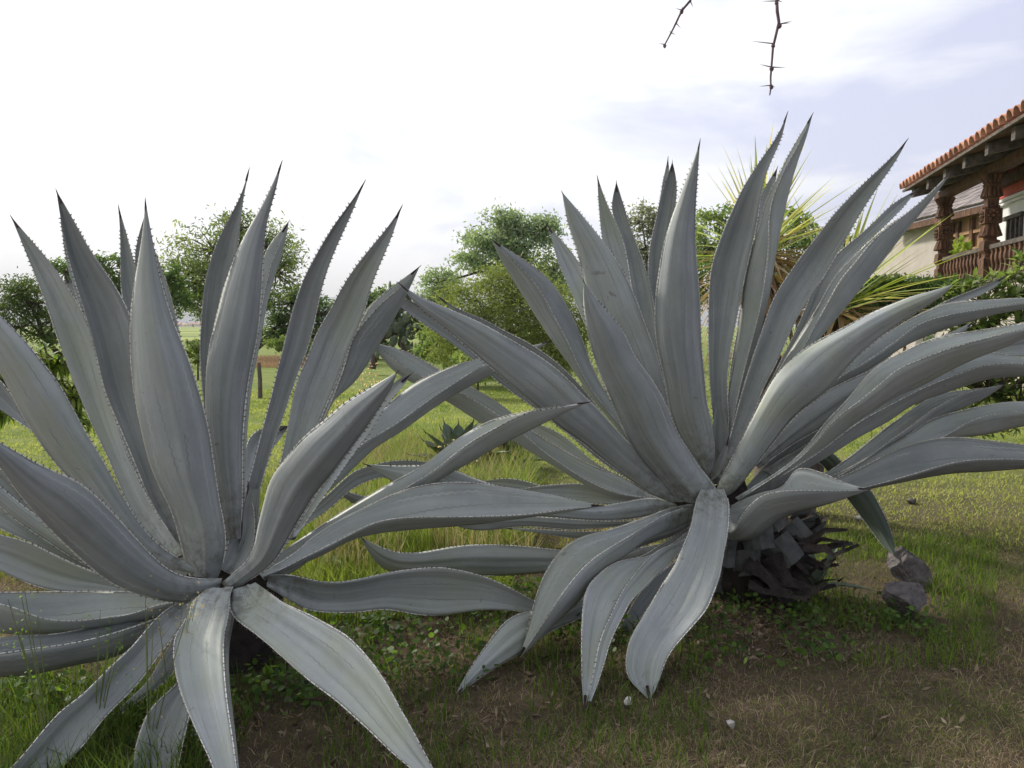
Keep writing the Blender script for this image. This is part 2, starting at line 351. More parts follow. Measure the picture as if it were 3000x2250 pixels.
def lf(plant, crop, A, B, y, K=None, ad=True, mat=None, kd=.17, split=.62, tilt=0.0, spine=True, teeth=True, thick=1.0):
    """one blade: its two margins A and B (and keel K) run from tip to base; y = metres ahead at tip, middle, base"""
    ox, oy, sc = CR[crop]; N = 44
    cvt = lambda Q: np.asarray(Q, float)*sc + np.array([ox, oy])
    def smooth(q, m=3):
        for _ in range(m): q = np.vstack([q[:1], (q[:-2]+2*q[1:-1]+q[2:])/4, q[-1:]])
        return q
    a, b = smooth(resample(cvt(A), N)), smooth(resample(cvt(B), N))
    t = np.linspace(0, 1, N); yt, ym, yb = y
    Y = yt*(2*(t-.5)*(t-1)) + ym*(4*t*(1-t)) + yb*(2*t*(t-.5))
    if K is not None:
        k = smooth(resample(cvt(K), N)); w = np.maximum(np.linalg.norm(a-k, axis=1), np.linalg.norm(a-b, axis=1))/FPX*Y
        Pa, Pb = unproj(a, Y+w*split), unproj(b, Y-w*split*.7); Pk = unproj(k, Y+w*.26)
    else:
        w = np.linalg.norm(a-b, axis=1)/FPX*Y
        Pa, Pb = unproj(a, Y+tilt*w*.5), unproj(b, Y-tilt*w*.5)
        k = (a+b)/2; Pk = unproj(k, Y + (kd if ad else -kd)*1.6*w)
    T = nrm(np.gradient((Pa+Pb)/2, axis=0)); Wv = nrm(Pb-Pa); n = nrm(np.cross(T, Wv))
    mid = (Pa+Pb)/2; view = nrm(mid-np.array([0, 0, H]))
    sgn = np.sign(np.sum(np.sum(n*view, 1)[8:36])) or 1
    n = n*sgn                                             # points away from the camera
    if os_min: print('LEAF', crop, A[0], 'zmin %.3f' % min(Pa[:, 2].min(), Pb[:, 2].min())) if min(Pa[:, 2].min(), Pb[:, 2].min()) < .01 else None
    wm = np.linalg.norm(Pb-Pa, axis=1) if K is None else np.maximum(np.linalg.norm(Pb-Pa, axis=1), np.linalg.norm(Pk-Pa, axis=1))
    # smooth normals along the blade
    for _ in range(4): n[1:-1] = nrm(n[:-2]+n[1:-1]*2+n[2:])
    Mx = 13; us = np.linspace(-1, 1, Mx)
    th = np.minimum(.05, .006+.20*wm*(.35+.65*t))*thick
    rr = random.Random(len(bpy.data.objects)*7+3); ph = [rr.uniform(0, 6.28) for _ in range(6)]
    L_ = np.concatenate([[0], np.cumsum(np.linalg.norm(np.diff(mid, axis=0), axis=1))])
    rows, uvs, tbs = [], [], []
    edge = np.where(np.abs(us) > .98)[0]
    for side in (0, 1):
        G = np.zeros((N, Mx, 3))
        for j, u in enumerate(us):
            wa, wk, wb = u*(u-1)/2, 1-u*u, u*(u+1)/2
            if True:           # rounded gutter, steeper towards the margins
                wk = 1-abs(u)**(1.7 if K is None else 1.55); wa = (1-wk)/2 - u/2; wb = (1-wk)/2 + u/2
            p = Pa*wa + Pk*wk + Pb*wb
            fl = (.016*math.cos(u*7+ph[0]) + .013*math.cos(u*12+ph[1]))*(1-u*u)
            und = .004*np.sin(L_*8+ph[2]+u*1.5)*abs(u)
            p = p + n*((fl*wm*1.5)[:, None]) + n*(und*np.minimum(1, wm*12))[:, None]
            if side and K is None: p = p + n*(th*(1-u*u)**.8)[:, None]
            elif side:
                dv = mid-Pk; dl = np.linalg.norm(dv, axis=1); p = p + dv/(dl[:, None]+1e-6)*(np.minimum(th, dl*.35)*(1-u*u)**.8)[:, None]
            G[:, j] = p
        rows.append(G)
    front, back = rows
    V = [front.reshape(-1, 3), back[:, 1:-1].reshape(-1, 3)]
    uvf = np.stack(np.broadcast_arrays((us[None]+1)/2, L_[:, None]), -1).reshape(-1, 2)
    uvb = np.stack(np.broadcast_arrays((us[None, 1:-1]+1)/2, L_[:, None]), -1).reshape(-1, 2)
    tb = np.concatenate([np.repeat(t, Mx), np.repeat(t, Mx-2)])
    idxf = np.arange(N*Mx).reshape(N, Mx)
    ib = np.zeros((N, Mx), int); ib[:, 0] = idxf[:, 0]; ib[:, -1] = idxf[:, -1]; ib[:, 1:-1] = N*Mx+np.arange(N*(Mx-2)).reshape(N, Mx-2)
    q = lambda I: np.stack([I[:-1, :-1], I[:-1, 1:], I[1:, 1:], I[1:, :-1]], -1).reshape(-1, 4)
    me = np_mesh('leaf', np.vstack(V), [q(idxf), q(ib)[:, ::-1]], True, uv=np.vstack([uvf, uvb]), tb=tb)
    o = new_obj('leaf', me, plant, mat or M['agave'])
    if spine:
        d = nrm(mid[0]-mid[3]); tip = mid[0]
        ln = .05; mb = MB()
        mb.tube([tip-d*ln, tip-d*ln*.6, tip, tip+d*.012], [.0052, .0044, .0018, .0002], 6)
        mb.build('terminal_spine', M['spine'], o, True)
    if teeth:
        MV, MF = [], []
        for E in (Pa, Pb):
            jj = np.linspace(4, N-3, 150); Q = np.stack([np.interp(jj, np.arange(N), E[:, c]) for c in range(3)], 1)
            tg = nrm(np.gradient(Q, axis=0)); nv = np.stack([np.interp(jj, np.arange(N), n[:, c]) for c in range(3)], 1); bv = nrm(np.cross(tg, nv)); n0 = len(MV)
            for i in range(150):
                rad = (.0014+.0005*math.sin(i*.9+ph[0])*math.sin(i*.37))*min(1, .25+i/50)
                for a_ in range(4): MV.append(Q[i]+rad*(nv[i]*math.cos(a_*1.571)+bv[i]*math.sin(a_*1.571)))
            for i in range(149):
                for a_ in range(4): q0 = n0+i*4; MF.append((q0+a_, q0+(a_+1) % 4, q0+4+(a_+1) % 4, q0+4+a_))
        new_obj('leaf_margin', np_mesh('leaf_margin', MV, [np.array(MF)], True), o, M['margin'])
        TV, TF = [], []
        for E, O in ((Pa, Pb), (Pb, Pa)):
            El = np.concatenate([[0], np.cumsum(np.linalg.norm(np.diff(E, axis=0), axis=1))])
            s = .11
            while s < El[-1]*.93:
                p = np.array([np.interp(s, El, E[:, c]) for c in range(3)]); i = min(N-2, int(np.searchsorted(El, s)))
                tg = nrm(E[i]-E[i-1] if i > 0 else E[1]-E[0]); ow = O[i]; kk = Pk[i]
                outw = p-(kk*.5+ow*.5); outw = nrm(outw-tg*np.dot(outw, tg)); nn = np.cross(outw, tg)
                hgt = rr.uniform(.0055, .0105); b0 = .0042
                tipv = p+outw*hgt-tg*.003
                n0 = len(TV); TV += [p-tg*b0-outw*.002, p+tg*b0-outw*.002, tipv, p+nn*.002-outw*.001, p-nn*.002-outw*.001]
                TF += [(n0, n0+3, n0+2), (n0+3, n0+1, n0+2), (n0+1, n0+4, n0+2), (n0+4, n0, n0+2)]
                s += rr.uniform(.014, .027)
        if TV:
            to = new_obj('margin_teeth', np_mesh('margin_teeth', TV, [np.array(TF)]), o, M['tooth']); to['kind'] = 'stuff'
    return o
# ---------------------------------------------------------------- the left agave
LB = at(665, 1985, 2.95); LB.z = 0
LA = thing('agave', LB, 'big grey-blue agave at left, cut off by the left and lower edges of the picture', 'agave', 'large grey agaves')
hy = 2.95
def l(*a, **k): return lf(LA, *a, **k)
# upright leaves at the back
l('c1', [(60,340),(150,560),(240,790),(330,1050),(420,1280),(500,1470),(590,1659),(720,1950),(900,2200)], [(60,340),(180,480),(300,620),(390,760),(480,920),(540,1060),(590,1300),(680,1600),(820,1900),(1000,2160)], (3.35,3.3,3.0))
l('c1', [(330,360),(340,480),(372,640),(430,820),(480,960),(560,1250),(700,1700),(950,2150)], [(330,360),(372,520),(420,680),(470,860),(540,1000),(650,1300),(800,1700),(1020,2150)], (3.75,3.55,3.05))
l('c1', [(347,645),(360,740),(410,830),(460,920),(560,1200),(760,1700),(960,2160)], [(347,645),(400,720),(450,830),(520,960),(650,1250),(840,1700),(1030,2160)], (3.9,3.7,3.08))
l('c1', [(305,200),(330,380),(360,530),(400,680),(450,830),(500,1000),(530,1130),(570,1300),(640,1460),(720,1650),(820,1890),(960,2110)], [(305,200),(400,360),(500,540),(600,680),(680,820),(740,980),(790,1200),(830,1450),(880,1700),(960,1950),(1060,2110)], (3.2,3.15,2.98), kd=.24)
l('c1', [(640,285),(650,450),(650,620),(655,760),(680,860),(730,1100),(840,1600),(1000,2100)], [(640,285),(680,420),(720,570),(745,660),(790,850),(870,1200),(960,1600),(1080,2100)], (3.6,3.5,3.05), kd=.3)
l('c1', [(783,330),(750,430),(724,570),(740,700),(800,1000),(900,1500),(1040,2080)], [(783,330),(800,450),(840,620),(870,800),(920,1100),(1000,1600),(1110,2080)], (3.65,3.55,3.07))
l('c1', [(800,420),(810,560),(820,760),(860,1000),(920,1400),(1040,2060)], [(800,420),(850,560),(900,690),(940,840),(978,1010),(1000,1200),(1060,1600),(1120,2060)], (3.3,3.25,3.02))
l('c1', [(1345,85),(1300,230),(1230,360),(1180,460),(1135,580),(1110,680),(1095,800),(1085,950),(1078,1060),(1085,1200),(1100,1350),(1120,1550),(1160,1800),(1200,2060)], [(1345,85),(1310,280),(1290,460),(1270,640),(1255,850),(1230,1100),(1215,1400),(1230,1750),(1240,2060)], (3.35,3.3,3.02), kd=.2)
l('c1', [(1522,45),(1450,210),(1380,340),(1310,460),(1270,560),(1220,680),(1190,790),(1150,960),(1120,1100),(1110,1300),(1115,1480),(1140,1650),(1180,1850),(1230,2080)], [(1522,45),(1490,200),(1450,330),(1425,480),(1420,600),(1410,780),(1395,960),(1360,1130),(1330,1300),(1312,1500),(1310,1680),(1310,1850),(1300,2080)], (3.2,3.12,2.98), ad=False, kd=.22)
l('c1', [(1560,365),(1500,440),(1430,530),(1400,700),(1370,1000),(1330,1300),(1300,1600),(1290,2080)], [(1556,375),(1535,430),(1480,540),(1440,700),(1415,820),(1370,1050),(1335,1300),(1310,1600),(1310,2080)], (3.45,3.35,3.03), K=[(1560,365),(1545,460),(1505,600),(1465,720),(1435,850),(1412,1000),(1385,1130),(1362,1250),(1345,1400),(1330,1600),(1320,2080)])
l('c1', [(1970,150),(1890,270),(1820,360),(1750,470),(1700,560),(1650,650),(1615,740),(1590,820),(1560,920),(1535,1040),(1500,1160),(1470,1300),(1430,1440),(1400,1560),(1360,1720),(1310,1900),(1290,2100)], [(1970,150),(1910,300),(1860,410),(1800,540),(1750,680),(1725,780),(1700,900),(1660,1060),(1610,1180),(1560,1330),(1500,1500),(1450,1650),(1400,1830),(1350,2000),(1320,2110)], (3.2,3.2,3.0), kd=.2)
l('c1', [(2170,285),(2100,390),(2000,510),(1920,610),(1860,700),(1820,770),(1780,860),(1720,940),(1680,1050),(1640,1150),(1600,1230),(1580,1340),(1550,1500),(1520,1650),(1450,1850),(1340,2100)], [(2170,285),(2120,440),(2060,580),(2010,700),(1970,850),(1930,950),(1870,1080),(1830,1200),(1770,1340),(1720,1460),(1660,1620),(1560,1850),(1430,2060),(1370,2130)], (3.15,3.2,3.0), kd=.14)
l('f', [(907,575),(860,610),(820,640),(785,675),(768,720),(740,780),(715,820),(690,880),(650,960),(610,1060),(560,1180)], [(906,577),(880,606),(850,634),(822,655),(795,690),(765,720),(745,790),(710,880),(670,970),(620,1080),(570,1190)], (3.5,3.4,3.02), K=[(907,575),(882,630),(852,690),(826,735),(792,790),(762,833),(718,865),(690,930),(640,1020),(580,1190)], split=.5)
l('c1', [(2120,920),(2010,962),(1930,1010),(1840,1120),(1720,1350),(1580,1700),(1400,2080)], [(2120,920),(2070,990),(1990,1085),(1900,1180),(1780,1350),(1630,1700),(1440,2100)], (3.8,3.6,3.05))
l('c1', [(1560,1470),(1480,1470),(1400,1490),(1345,1540),(1325,1620),(1315,1750),(1320,1900),(1340,2060)], [(1560,1470),(1530,1520),(1480,1580),(1430,1660),(1400,1780),(1390,1900),(1390,2060)], (4.0,3.7,3.1))
# central, outer face to us
l('c1', [(785,250),(770,440),(740,620),(715,760),(703,920),(703,1050),(712,1200),(730,1330),(760,1480),(790,1610),(820,1710),(860,1800),(920,1910),(965,2060),(1000,2210),(1020,2280)], [(785,250),(822,460),(860,650),(900,800),(955,960),(1010,1080),(1045,1190),(1090,1340),(1130,1500),(1150,1650),(1165,1740),(1185,1880),(1220,2040),(1222,2150),(1200,2240),(1175,2300)], (2.95,2.9,2.88), ad=False, kd=.3)
# leaning to the left, cut by the frame
l('f', [(-110,560),(0,682),(44,724),(80,768),(112,808),(140,848),(168,904),(200,956),(224,996),(272,1084),(304,1136),(345,1180),(420,1225)], [(-110,560),(-60,680),(0,804),(16,828),(32,868),(60,916),(110,990),(180,1070),(250,1150),(330,1215),(420,1240)], (2.6,2.75,2.85), ad=False, kd=.2)
l('c2', [(-320,-300),(-150,-180),(0,-100),(190,0),(330,60),(430,30),(520,120),(600,220),(680,330),(760,440),(860,560),(950,620),(1100,645),(1190,640)][:3]+[(190,10),(300,60),(420,110),(520,190),(620,290),(700,380),(780,470),(860,550),(950,615),(1100,640),(1200,635)], [(-320,-300),(-200,-160),(-100,-80),(0,30),(80,150),(180,270),(290,390),(380,480),(480,570),(600,660),(720,715),(880,755),(1010,765),(1180,700)], (2.3,2.55,2.8), ad=False, kd=.22)
l('c1', [(-300,1000),(-100,1150),(0,1220),(60,1300),(130,1400),(210,1500),(350,1650),(600,1950)], [(-300,1000),(-150,1280),(0,1375),(70,1430),(150,1480),(240,1560),(380,1720),(640,2000)], (3.1,3.1,2.98))
l('c2', [(-300,-230),(-100,-50),(0,40),(150,220),(350,410),(600,610),(800,700)], [(-300,-230),(-150,20),(0,150),(150,270),(300,370),(470,485),(640,620),(820,720)], (2.9,2.95,2.93))
l('c2', [(-300,-100),(0,140),(150,262),(300,365),(480,480),(640,600),(820,700)], [(-300,-100),(-150,120),(0,245),(100,330),(250,430),(370,510),(560,610),(820,715)], (2.75,2.85,2.9), ad=False)
l('c2', [(-300,0),(0,240),(150,360),(350,490),(600,610),(830,710)], [(-300,0),(-150,260),(0,365),(100,412),(200,455),(300,512),(420,565),(600,628),(840,720)], (2.8,2.87,2.9))
l('c2', [(-300,330),(-150,370),(0,400),(150,440),(300,510),(430,570),(560,620),(700,680),(850,730)], [(-300,330),(-150,500),(0,590),(120,650),(240,690),(360,710),(500,712),(700,715),(850,740)], (2.75,2.82,2.88), kd=.1)
l('c2', [(-350,640),(-150,700),(0,710),(200,708),(400,706),(600,705),(770,712),(1000,745)], [(-350,650),(-150,735),(0,772),(100,800),(220,850),(380,866),(550,850),(700,830),(860,775),(1020,755)], (2.45,2.6,2.82), K=[(-350,660),(-150,860),(0,930),(150,936),(330,934),(500,902),(650,872),(850,850),(960,800),(1040,765)])
l('c2', [(-350,1010),(-150,990),(0,962),(100,946),(300,935),(500,895),(700,840),(950,790)], [(-350,1030),(-150,1050),(0,1040),(200,1012),(350,992),(500,962),(700,905),(960,810)], (2.35,2.5,2.82), K=[(-350,1060),(-150,1150),(0,1166),(200,1148),(400,1102),(600,1066),(720,1010),(850,930),(990,820)])
# hanging forward
l('c2', [(-150,1820),(-40,1740),(60,1659),(150,1560),(240,1450),(330,1350),(440,1270),(520,1190),(620,1090),(720,1000),(800,900),(900,800),(1020,740)], [(-150,1820),(100,1850),(330,1660),(400,1590),(480,1500),(550,1400),(640,1310),(740,1210),(850,1060),(930,960),(1000,870),(1035,800),(1080,750)], (2.05,2.3,2.78), kd=.12)
l('c2', [(560,1420),(640,1340),(720,1270),(800,1190),(860,1090),(920,990),(980,860),(1060,780)], [(560,1420),(700,1330),(800,1260),(880,1200),(950,1130),(1000,1020),(1050,900),(1100,790)], (2.5,2.65,2.86), ad=False, kd=.1)
l('c2', [(770,1900),(720,1750),(722,1659),(732,1550),(762,1450),(800,1360),(870,1280),(960,1200),(1040,1060),(1100,850),(1130,780)], [(770,1900),(900,1800),(960,1659),(978,1570),(1000,1470),(1024,1370),(1040,1260),(1100,1100),(1150,900),(1160,780)], (2.15,2.35,2.82), kd=.12)
l('c2', [(960,1900),(975,1760),(985,1640),(1010,1540),(1050,1420),(1100,1200),(1150,900)], [(960,1900),(1040,1760),(1070,1640),(1090,1540),(1110,1420),(1150,1200),(1200,900)], (2.25,2.5,2.88))
l('c2', [(1300,2050),(1190,1800),(1155,1659),(1100,1540),(1050,1430),(1010,1340),(970,1230),(945,1120),(935,1000),(945,940),(990,880),(1028,810),(1025,775),(1060,730),(1120,690)], [(1300,2050),(1300,1850),(1275,1659),(1260,1530),(1240,1400),(1220,1250),(1210,1120),(1205,980),(1215,900),(1240,820),(1235,760),(1250,700),(1260,680)], (1.9,2.15,2.74), kd=.10)
l('c2', [(1310,2000),(1270,1700),(1240,1400),(1215,1200),(1205,1000),(1225,880),(1240,800)], [(1310,2000),(1305,1800),(1288,1640),(1268,1450),(1250,1300),(1236,1120),(1240,980),(1262,860),(1270,780)], (2.0,2.3,2.8), ad=False, kd=.1, teeth=False)
l('c2', [(2440,1840),(2300,1590),(2212,1425),(2160,1340),(2120,1260),(2060,1160),(2010,1090),(1950,1020),(1870,940),(1780,890),(1650,820),(1530,770),(1440,700),(1380,660)], [(2440,1840),(2200,1645),(2100,1560),(2000,1460),(1900,1370),(1800,1280),(1700,1210),(1560,1090),(1450,990),(1350,910),(1240,830),(1235,760),(1260,690)], (1.95,2.2,2.76), kd=.12)
# right side, low
l('c3', [(1480,1420),(1350,1370),(1230,1312),(1150,1268),(1050,1215),(950,1175),(850,1150),(750,1130),(650,1130),(550,1140),(440,1155),(250,1198),(100,1212),(0,1190),(-100,1165),(-200,1170)], [(1480,1420),(1350,1386),(1200,1370),(1050,1357),(900,1358),(800,1376),(700,1390),(600,1385),(500,1365),(400,1350),(300,1370),(150,1372),(0,1360),(-100,1300),(-220,1230)], (3.2,3.05,2.85), kd=.12)
l('c3', [(1600,797),(1450,765),(1300,735),(1150,710),(1000,685),(900,670),(750,668),(650,680),(520,710),(400,760),(300,810),(200,860),(100,920),(0,985),(-70,1060),(-180,1120),(-260,1160)], [(1600,797),(1400,815),(1200,840),(1000,851),(800,856),(600,857),(450,866),(330,896),(250,940),(180,975),(90,1020),(0,1065),(-120,1130),(-240,1180)], (3.15,3.0,2.88), K=[(1600,797),(1400,828),(1150,852),(900,882),(700,903),(500,927),(380,942),(300,958),(200,987),(100,1052),(0,1095),(-100,1140),(-230,1200)])
l('c3', [(720,575),(640,558),(500,550),(380,570),(250,612),(150,700),(0,832),(-80,900),(-180,1050),(-250,1120)], [(720,575),(600,610),(470,632),(400,642),(320,662),(230,712),(120,812),(0,892),(-80,960),(-150,1060),(-230,1140)], (3.5,3.35,3.0), kd=.12)
l('c3', [(1525,235),(1400,255),(1250,270),(1150,290),(1050,315),(950,350),(870,400),(790,450),(720,510),(640,572),(400,700),(200,820),(50,920),(-100,1020),(-220,1110)], [(1525,235),(1400,262),(1200,288),(1000,386),(900,440),(800,510),(720,582),(500,720),(300,850),(100,960),(-50,1040),(-200,1130)], (3.1,3.2,2.95), K=[(1525,235),(1400,290),(1300,340),(1200,390),(1100,440),(1000,490),(900,552),(800,605),(600,730),(400,840),(200,950),(0,1050),(-190,1150)])
l('c3', [(1320,-95),(1150,-50),(1000,-12),(900,8),(800,35),(700,75),(580,130),(480,210),(400,280),(340,322),(280,392),(200,500),(100,625),(20,745),(-80,880),(-200,1050)], [(1320,-95),(1150,-35),(960,30),(800,130),(650,230),(500,340),(400,400),(300,455),(200,545),(100,650),(30,745),(-60,900),(-190,1070)], (3.75,3.35,2.95), K=[(1320,-95),(1200,-20),(1100,40),(1000,88),(900,142),(800,192),(700,252),(600,322),(500,402),(400,456),(300,545),(200,645),(100,730),(0,825),(-80,950),(-190,1090)])
l('c3', [(560,85),(525,90),(470,128),(430,172),(370,262),(320,332),(270,385),(200,500),(60,720),(-100,980)], [(560,85),(535,130),(455,222),(395,300),(340,400),(260,500),(120,700),(-60,960)], (3.25,3.15,2.96))
l('c1', [(2145,1180),(2060,1228),(1950,1290),(1850,1350),(1790,1410),(1700,1480),(1620,1550),(1550,1640),(1500,1700),(1460,1760),(1420,1910),(1390,2030),(1370,2140),(1320,2220),(1250,2270),(1195,2320)], [(2145,1180),(2120,1262),(2050,1370),(1980,1480),(1920,1560),(1860,1640),(1780,1750),(1700,1840),(1640,1940),(1590,2020),(1540,2110),(1470,2220),(1350,2300),(1250,2370)], (2.6,2.7,2.8), ad=False, kd=.26)
l('c7', [(400,620),(340,760),(350,880),(390,1000),(470,1090)], [(600,620),(630,800),(640,950),(650,1050),(670,1120)], (3.2,3.15,3.1), teeth=False, spine=False)
l('c7', [(820,480),(830,700),(860,870),(880,1000),(880,1110)], [(985,480),(990,760),(1005,900),(990,1010),(950,1120)], (3.1,3.08,3.05), teeth=False, spine=False)
l('c7', [(1030,480),(990,650),(985,790),(930,950),(840,1110)], [(1110,480),(1095,700),(1070,880),(1000,1010),(860,1140)], (3.02,3.0,2.97), kd=.2, teeth=False, spine=False)
l('c7', [(1500,820),(1350,900),(1220,1000),(1100,1090),(1000,1150)], [(1500,930),(1400,1010),(1290,1080),(1150,1150),(1010,1190)], (3.15,3.1,3.05), ad=False, teeth=False, spine=False)
# short inner leaf hiding the heart
l('c2', [(1340,120),(1300,300),(1240,420),(1215,500),(1180,580)], [(1340,120),(1375,300),(1370,430),(1330,540),(1260,620)], (3.05,3.0,2.93), kd=.2)
mb = MB(); hc = at(645, 1720, 2.98)
mb.tube([Vector((hc.x, 3.1, -.05)), Vector((hc.x, 3.1, .15)), Vector((hc.x, 3.12, .27)), Vector((hc.x, 3.16, .36))], [.19, .2, .2, .14], 14)
mb.build('trunk', M['dead'], LA, True)
# ---------------------------------------------------------------- the right agave
RB = at(2130, 1760, 3.85); RB.z = 0
RA = thing('agave', RB, 'big grey-blue agave at right on a thick trunk of cut leaf stubs', 'agave', 'large grey agaves')
def r(*a, **k): return lf(RA, *a, **k)
r('c4', [(75,740),(180,800),(270,860),(360,930),(440,1030),(500,1140),(550,1240),(600,1380),(680,1540),(780,1700),(930,1880),(1100,2030)], [(75,740),(110,790),(200,860),(280,940),(340,1020),(380,1090),(430,1190),(470,1260),(520,1370),(570,1480),(640,1590),(750,1720),(900,1900),(1080,2050)], (3.6,3.75,3.85), K=[(75,740),(120,850),(180,950),(260,1080),(340,1200),(430,1330),(520,1450),(600,1580),(700,1700),(850,1880),(1060,2060)])
r('c4', [(375,660),(400,740),(430,860),(480,970),(520,1060),(565,1170),(650,1330),(780,1560),(930,1800),(1120,2020)], [(375,660),(430,720),(500,800),(545,860),(590,950),(680,1100),(800,1350),(930,1640),(1050,1850),(1150,2010)], (4.3,4.15,3.9))
r('c4', [(645,400),(650,520),(660,640),(670,740),(700,860),(760,1100),(900,1500),(1130,2000)], [(645,400),(690,530),(740,640),(785,740),(825,860),(860,1050),(980,1500),(1170,2000)], (4.4,4.3,3.92), kd=.22)
r('c4', [(748,430),(725,520),(716,590),(760,680),(800,800),(830,1000),(900,1300),(980,1600),(1150,2000)], [(748,430),(790,560),(832,700),(872,800),(912,920),(942,1050),(962,1180),(980,1350),(1050,1650),(1190,2000)], (4.2,4.15,3.9), kd=.25)
r('c4', [(1027,297),(1000,420),(985,500),(975,800),(1010,1300),(1130,1950)], [(1027,297),(1036,400),(1040,600),(1050,900),(1070,1400),(1180,1950)], (4.5,4.4,3.95))
r('c4', [(1050,320),(1020,410),(985,510),(960,640),(930,760),(920,860),(920,1000),(940,1120),(980,1350),(1050,1650),(1180,2000)], [(1050,320),(1073,400),(1075,500),(1060,600),(1045,700),(1040,900),(1060,1200),(1110,1600),(1220,2000)], (4.3,4.25,3.92), kd=.22)
r('c4', [(455,485),(480,640),(530,790),(560,900),(580,1000),(620,1150),(720,1350),(840,1580),(960,1780),(1100,1980)], [(455,485),(530,570),(620,680),(700,780),(760,870),(810,960),(850,1050),(900,1190),(950,1320),(990,1450),(1015,1560),(1045,1670),(1120,1840),(1180,1960)], (3.8,3.85,3.82), ad=False, kd=.2)
r('c4', [(1672,55),(1620,180),(1540,290),(1480,380),(1420,480),(1380,570),(1330,680),(1290,790),(1260,880),(1250,980),(1245,1150),(1245,1300),(1250,1500),(1265,1659),(1275,1760),(1285,1900)], [(1672,55),(1640,200),(1600,280),(1550,400),(1525,520),(1510,640),(1485,760),(1455,880),(1430,1000),(1400,1150),(1370,1300),(1345,1500),(1352,1640),(1357,1720),(1340,1900)], (4.1,4.05,3.9), kd=.2)
r('c4', [(1618,350),(1560,440),(1515,520),(1500,700),(1450,1000),(1370,1400),(1330,1850)], [(1618,350),(1605,450),(1600,600),(1560,900),(1480,1300),(1390,1850)], (4.4,4.3,3.95))
r('c4', [(1808,62),(1740,170),(1690,260),(1650,330),(1605,430),(1556,520),(1528,640),(1490,760),(1460,850),(1438,950),(1420,1100),(1400,1280),(1380,1400),(1350,1600),(1345,1760),(1320,1900)], [(1808,62),(1755,180),(1690,300),(1640,400),(1590,520),(1572,600),(1570,750),(1562,860),(1550,950),(1530,1080),(1490,1250),(1450,1400),(1400,1600),(1370,1760),(1330,1900)], (4.0,4.0,3.9), K=[(1808,62),(1772,200),(1722,330),(1692,440),(1662,560),(1642,650),(1622,760),(1602,860),(1590,950),(1562,1100),(1522,1250),(1482,1400),(1420,1600),(1385,1750),(1345,1900)])
r('c5', [(1640,-270),(1500,-190),(1400,-90),(1300,0),(1220,60),(1150,140),(1100,200),(1060,300),(1030,380),(990,470),(950,560),(910,630),(870,720),(780,880),(640,1160)], [(1640,-270),(1560,-170),(1450,-60),(1370,10),(1275,110),(1195,200),(1155,260),(1120,350),(1080,430),(1020,530),(960,620),(910,730),(820,900),(680,1180)], (4.35,4.2,3.92))
r('c5', [(1822,-365),(1640,-190),(1500,-90),(1380,10),(1240,150),(1180,210),(1120,330),(1060,430),(1000,520),(940,620),(870,740),(760,950),(620,1200)], [(1820,-362),(1700,-240),(1560,-120),(1400,0),(1300,130),(1230,200),(1190,270),(1140,370),(1090,450),(1050,540),(1000,620),(900,750),(790,950),(640,1210)], (4.1,4.05,3.9), K=[(1822,-365),(1760,-270),(1660,-140),(1557,-15),(1450,130),(1380,210),(1310,300),(1240,385),(1160,480),(1090,560),(1010,680),(930,800),(820,980),(680,1220)])
r('c4', [(2320,200),(2212,320),(2120,400),(2040,480),(1960,560),(1900,630),(1850,700),(1800,765),(1730,850),(1680,930),(1620,1010),(1570,1120),(1540,1220),(1500,1330),(1470,1420),(1430,1550),(1400,1660),(1370,1780),(1340,1880),(1280,1990)], [(2320,200),(2270,300),(2212,380),(2150,470),(2090,560),(2040,640),(1990,740),(1930,830),(1860,960),(1790,1050),(1730,1150),(1680,1250),(1640,1350),(1590,1450),(1530,1560),(1487,1690),(1437,1790),(1380,1900),(1310,2030)], (3.85,3.88,3.84), kd=.2)
# centre, outer faces
r('c4', [(1200,205),(1170,300),(1120,420),(1080,530),(1040,640),(1010,740),(985,860),(965,1000),(955,1130),(960,1270),(985,1400),(1010,1500),(1030,1640),(1070,1770),(1130,1870),(1180,1950),(1230,2010)], [(1200,205),(1187,400),(1177,550),(1173,700),(1181,860),(1191,960),(1201,1100),(1206,1300),(1221,1450),(1236,1620),(1262,1740),(1280,1900),(1265,2010)], (3.65,3.7,3.8), ad=False, kd=.26)
r('c4', [(572,965),(568,1080),(590,1230),(620,1350),(660,1480),(720,1610),(760,1710),(800,1800),(860,1900),(940,2000),(1030,2110),(1060,2160)], [(572,965),(640,1060),(720,1150),(790,1240),(830,1340),(860,1390),(930,1480),(980,1560),(1030,1659),(1075,1780),(1140,1880),(1190,1960),(1255,2040),(1300,2100),(1290,2165)], (3.35,3.5,3.7), ad=False, kd=.24)
r('c5', [(560,860),(540,950),(520,1080),(500,1200),(480,1320)], [(560,860),(600,960),(620,1080),(620,1200),(600,1330)], (3.9,3.88,3.86), kd=.25, teeth=False, spine=False)
r('c5', [(470,850),(440,1000),(430,1150),(430,1330)], [(475,850),(530,1000),(545,1150),(540,1330)], (3.95,3.9,3.88), kd=.2, teeth=False, spine=False)
r('c5', [(1080,950),(1000,1010),(900,1120),(780,1260),(660,1400)], [(1180,1080),(1080,1130),(1000,1200),(850,1320),(680,1430)], (3.98,3.93,3.88), teeth=False, spine=False)
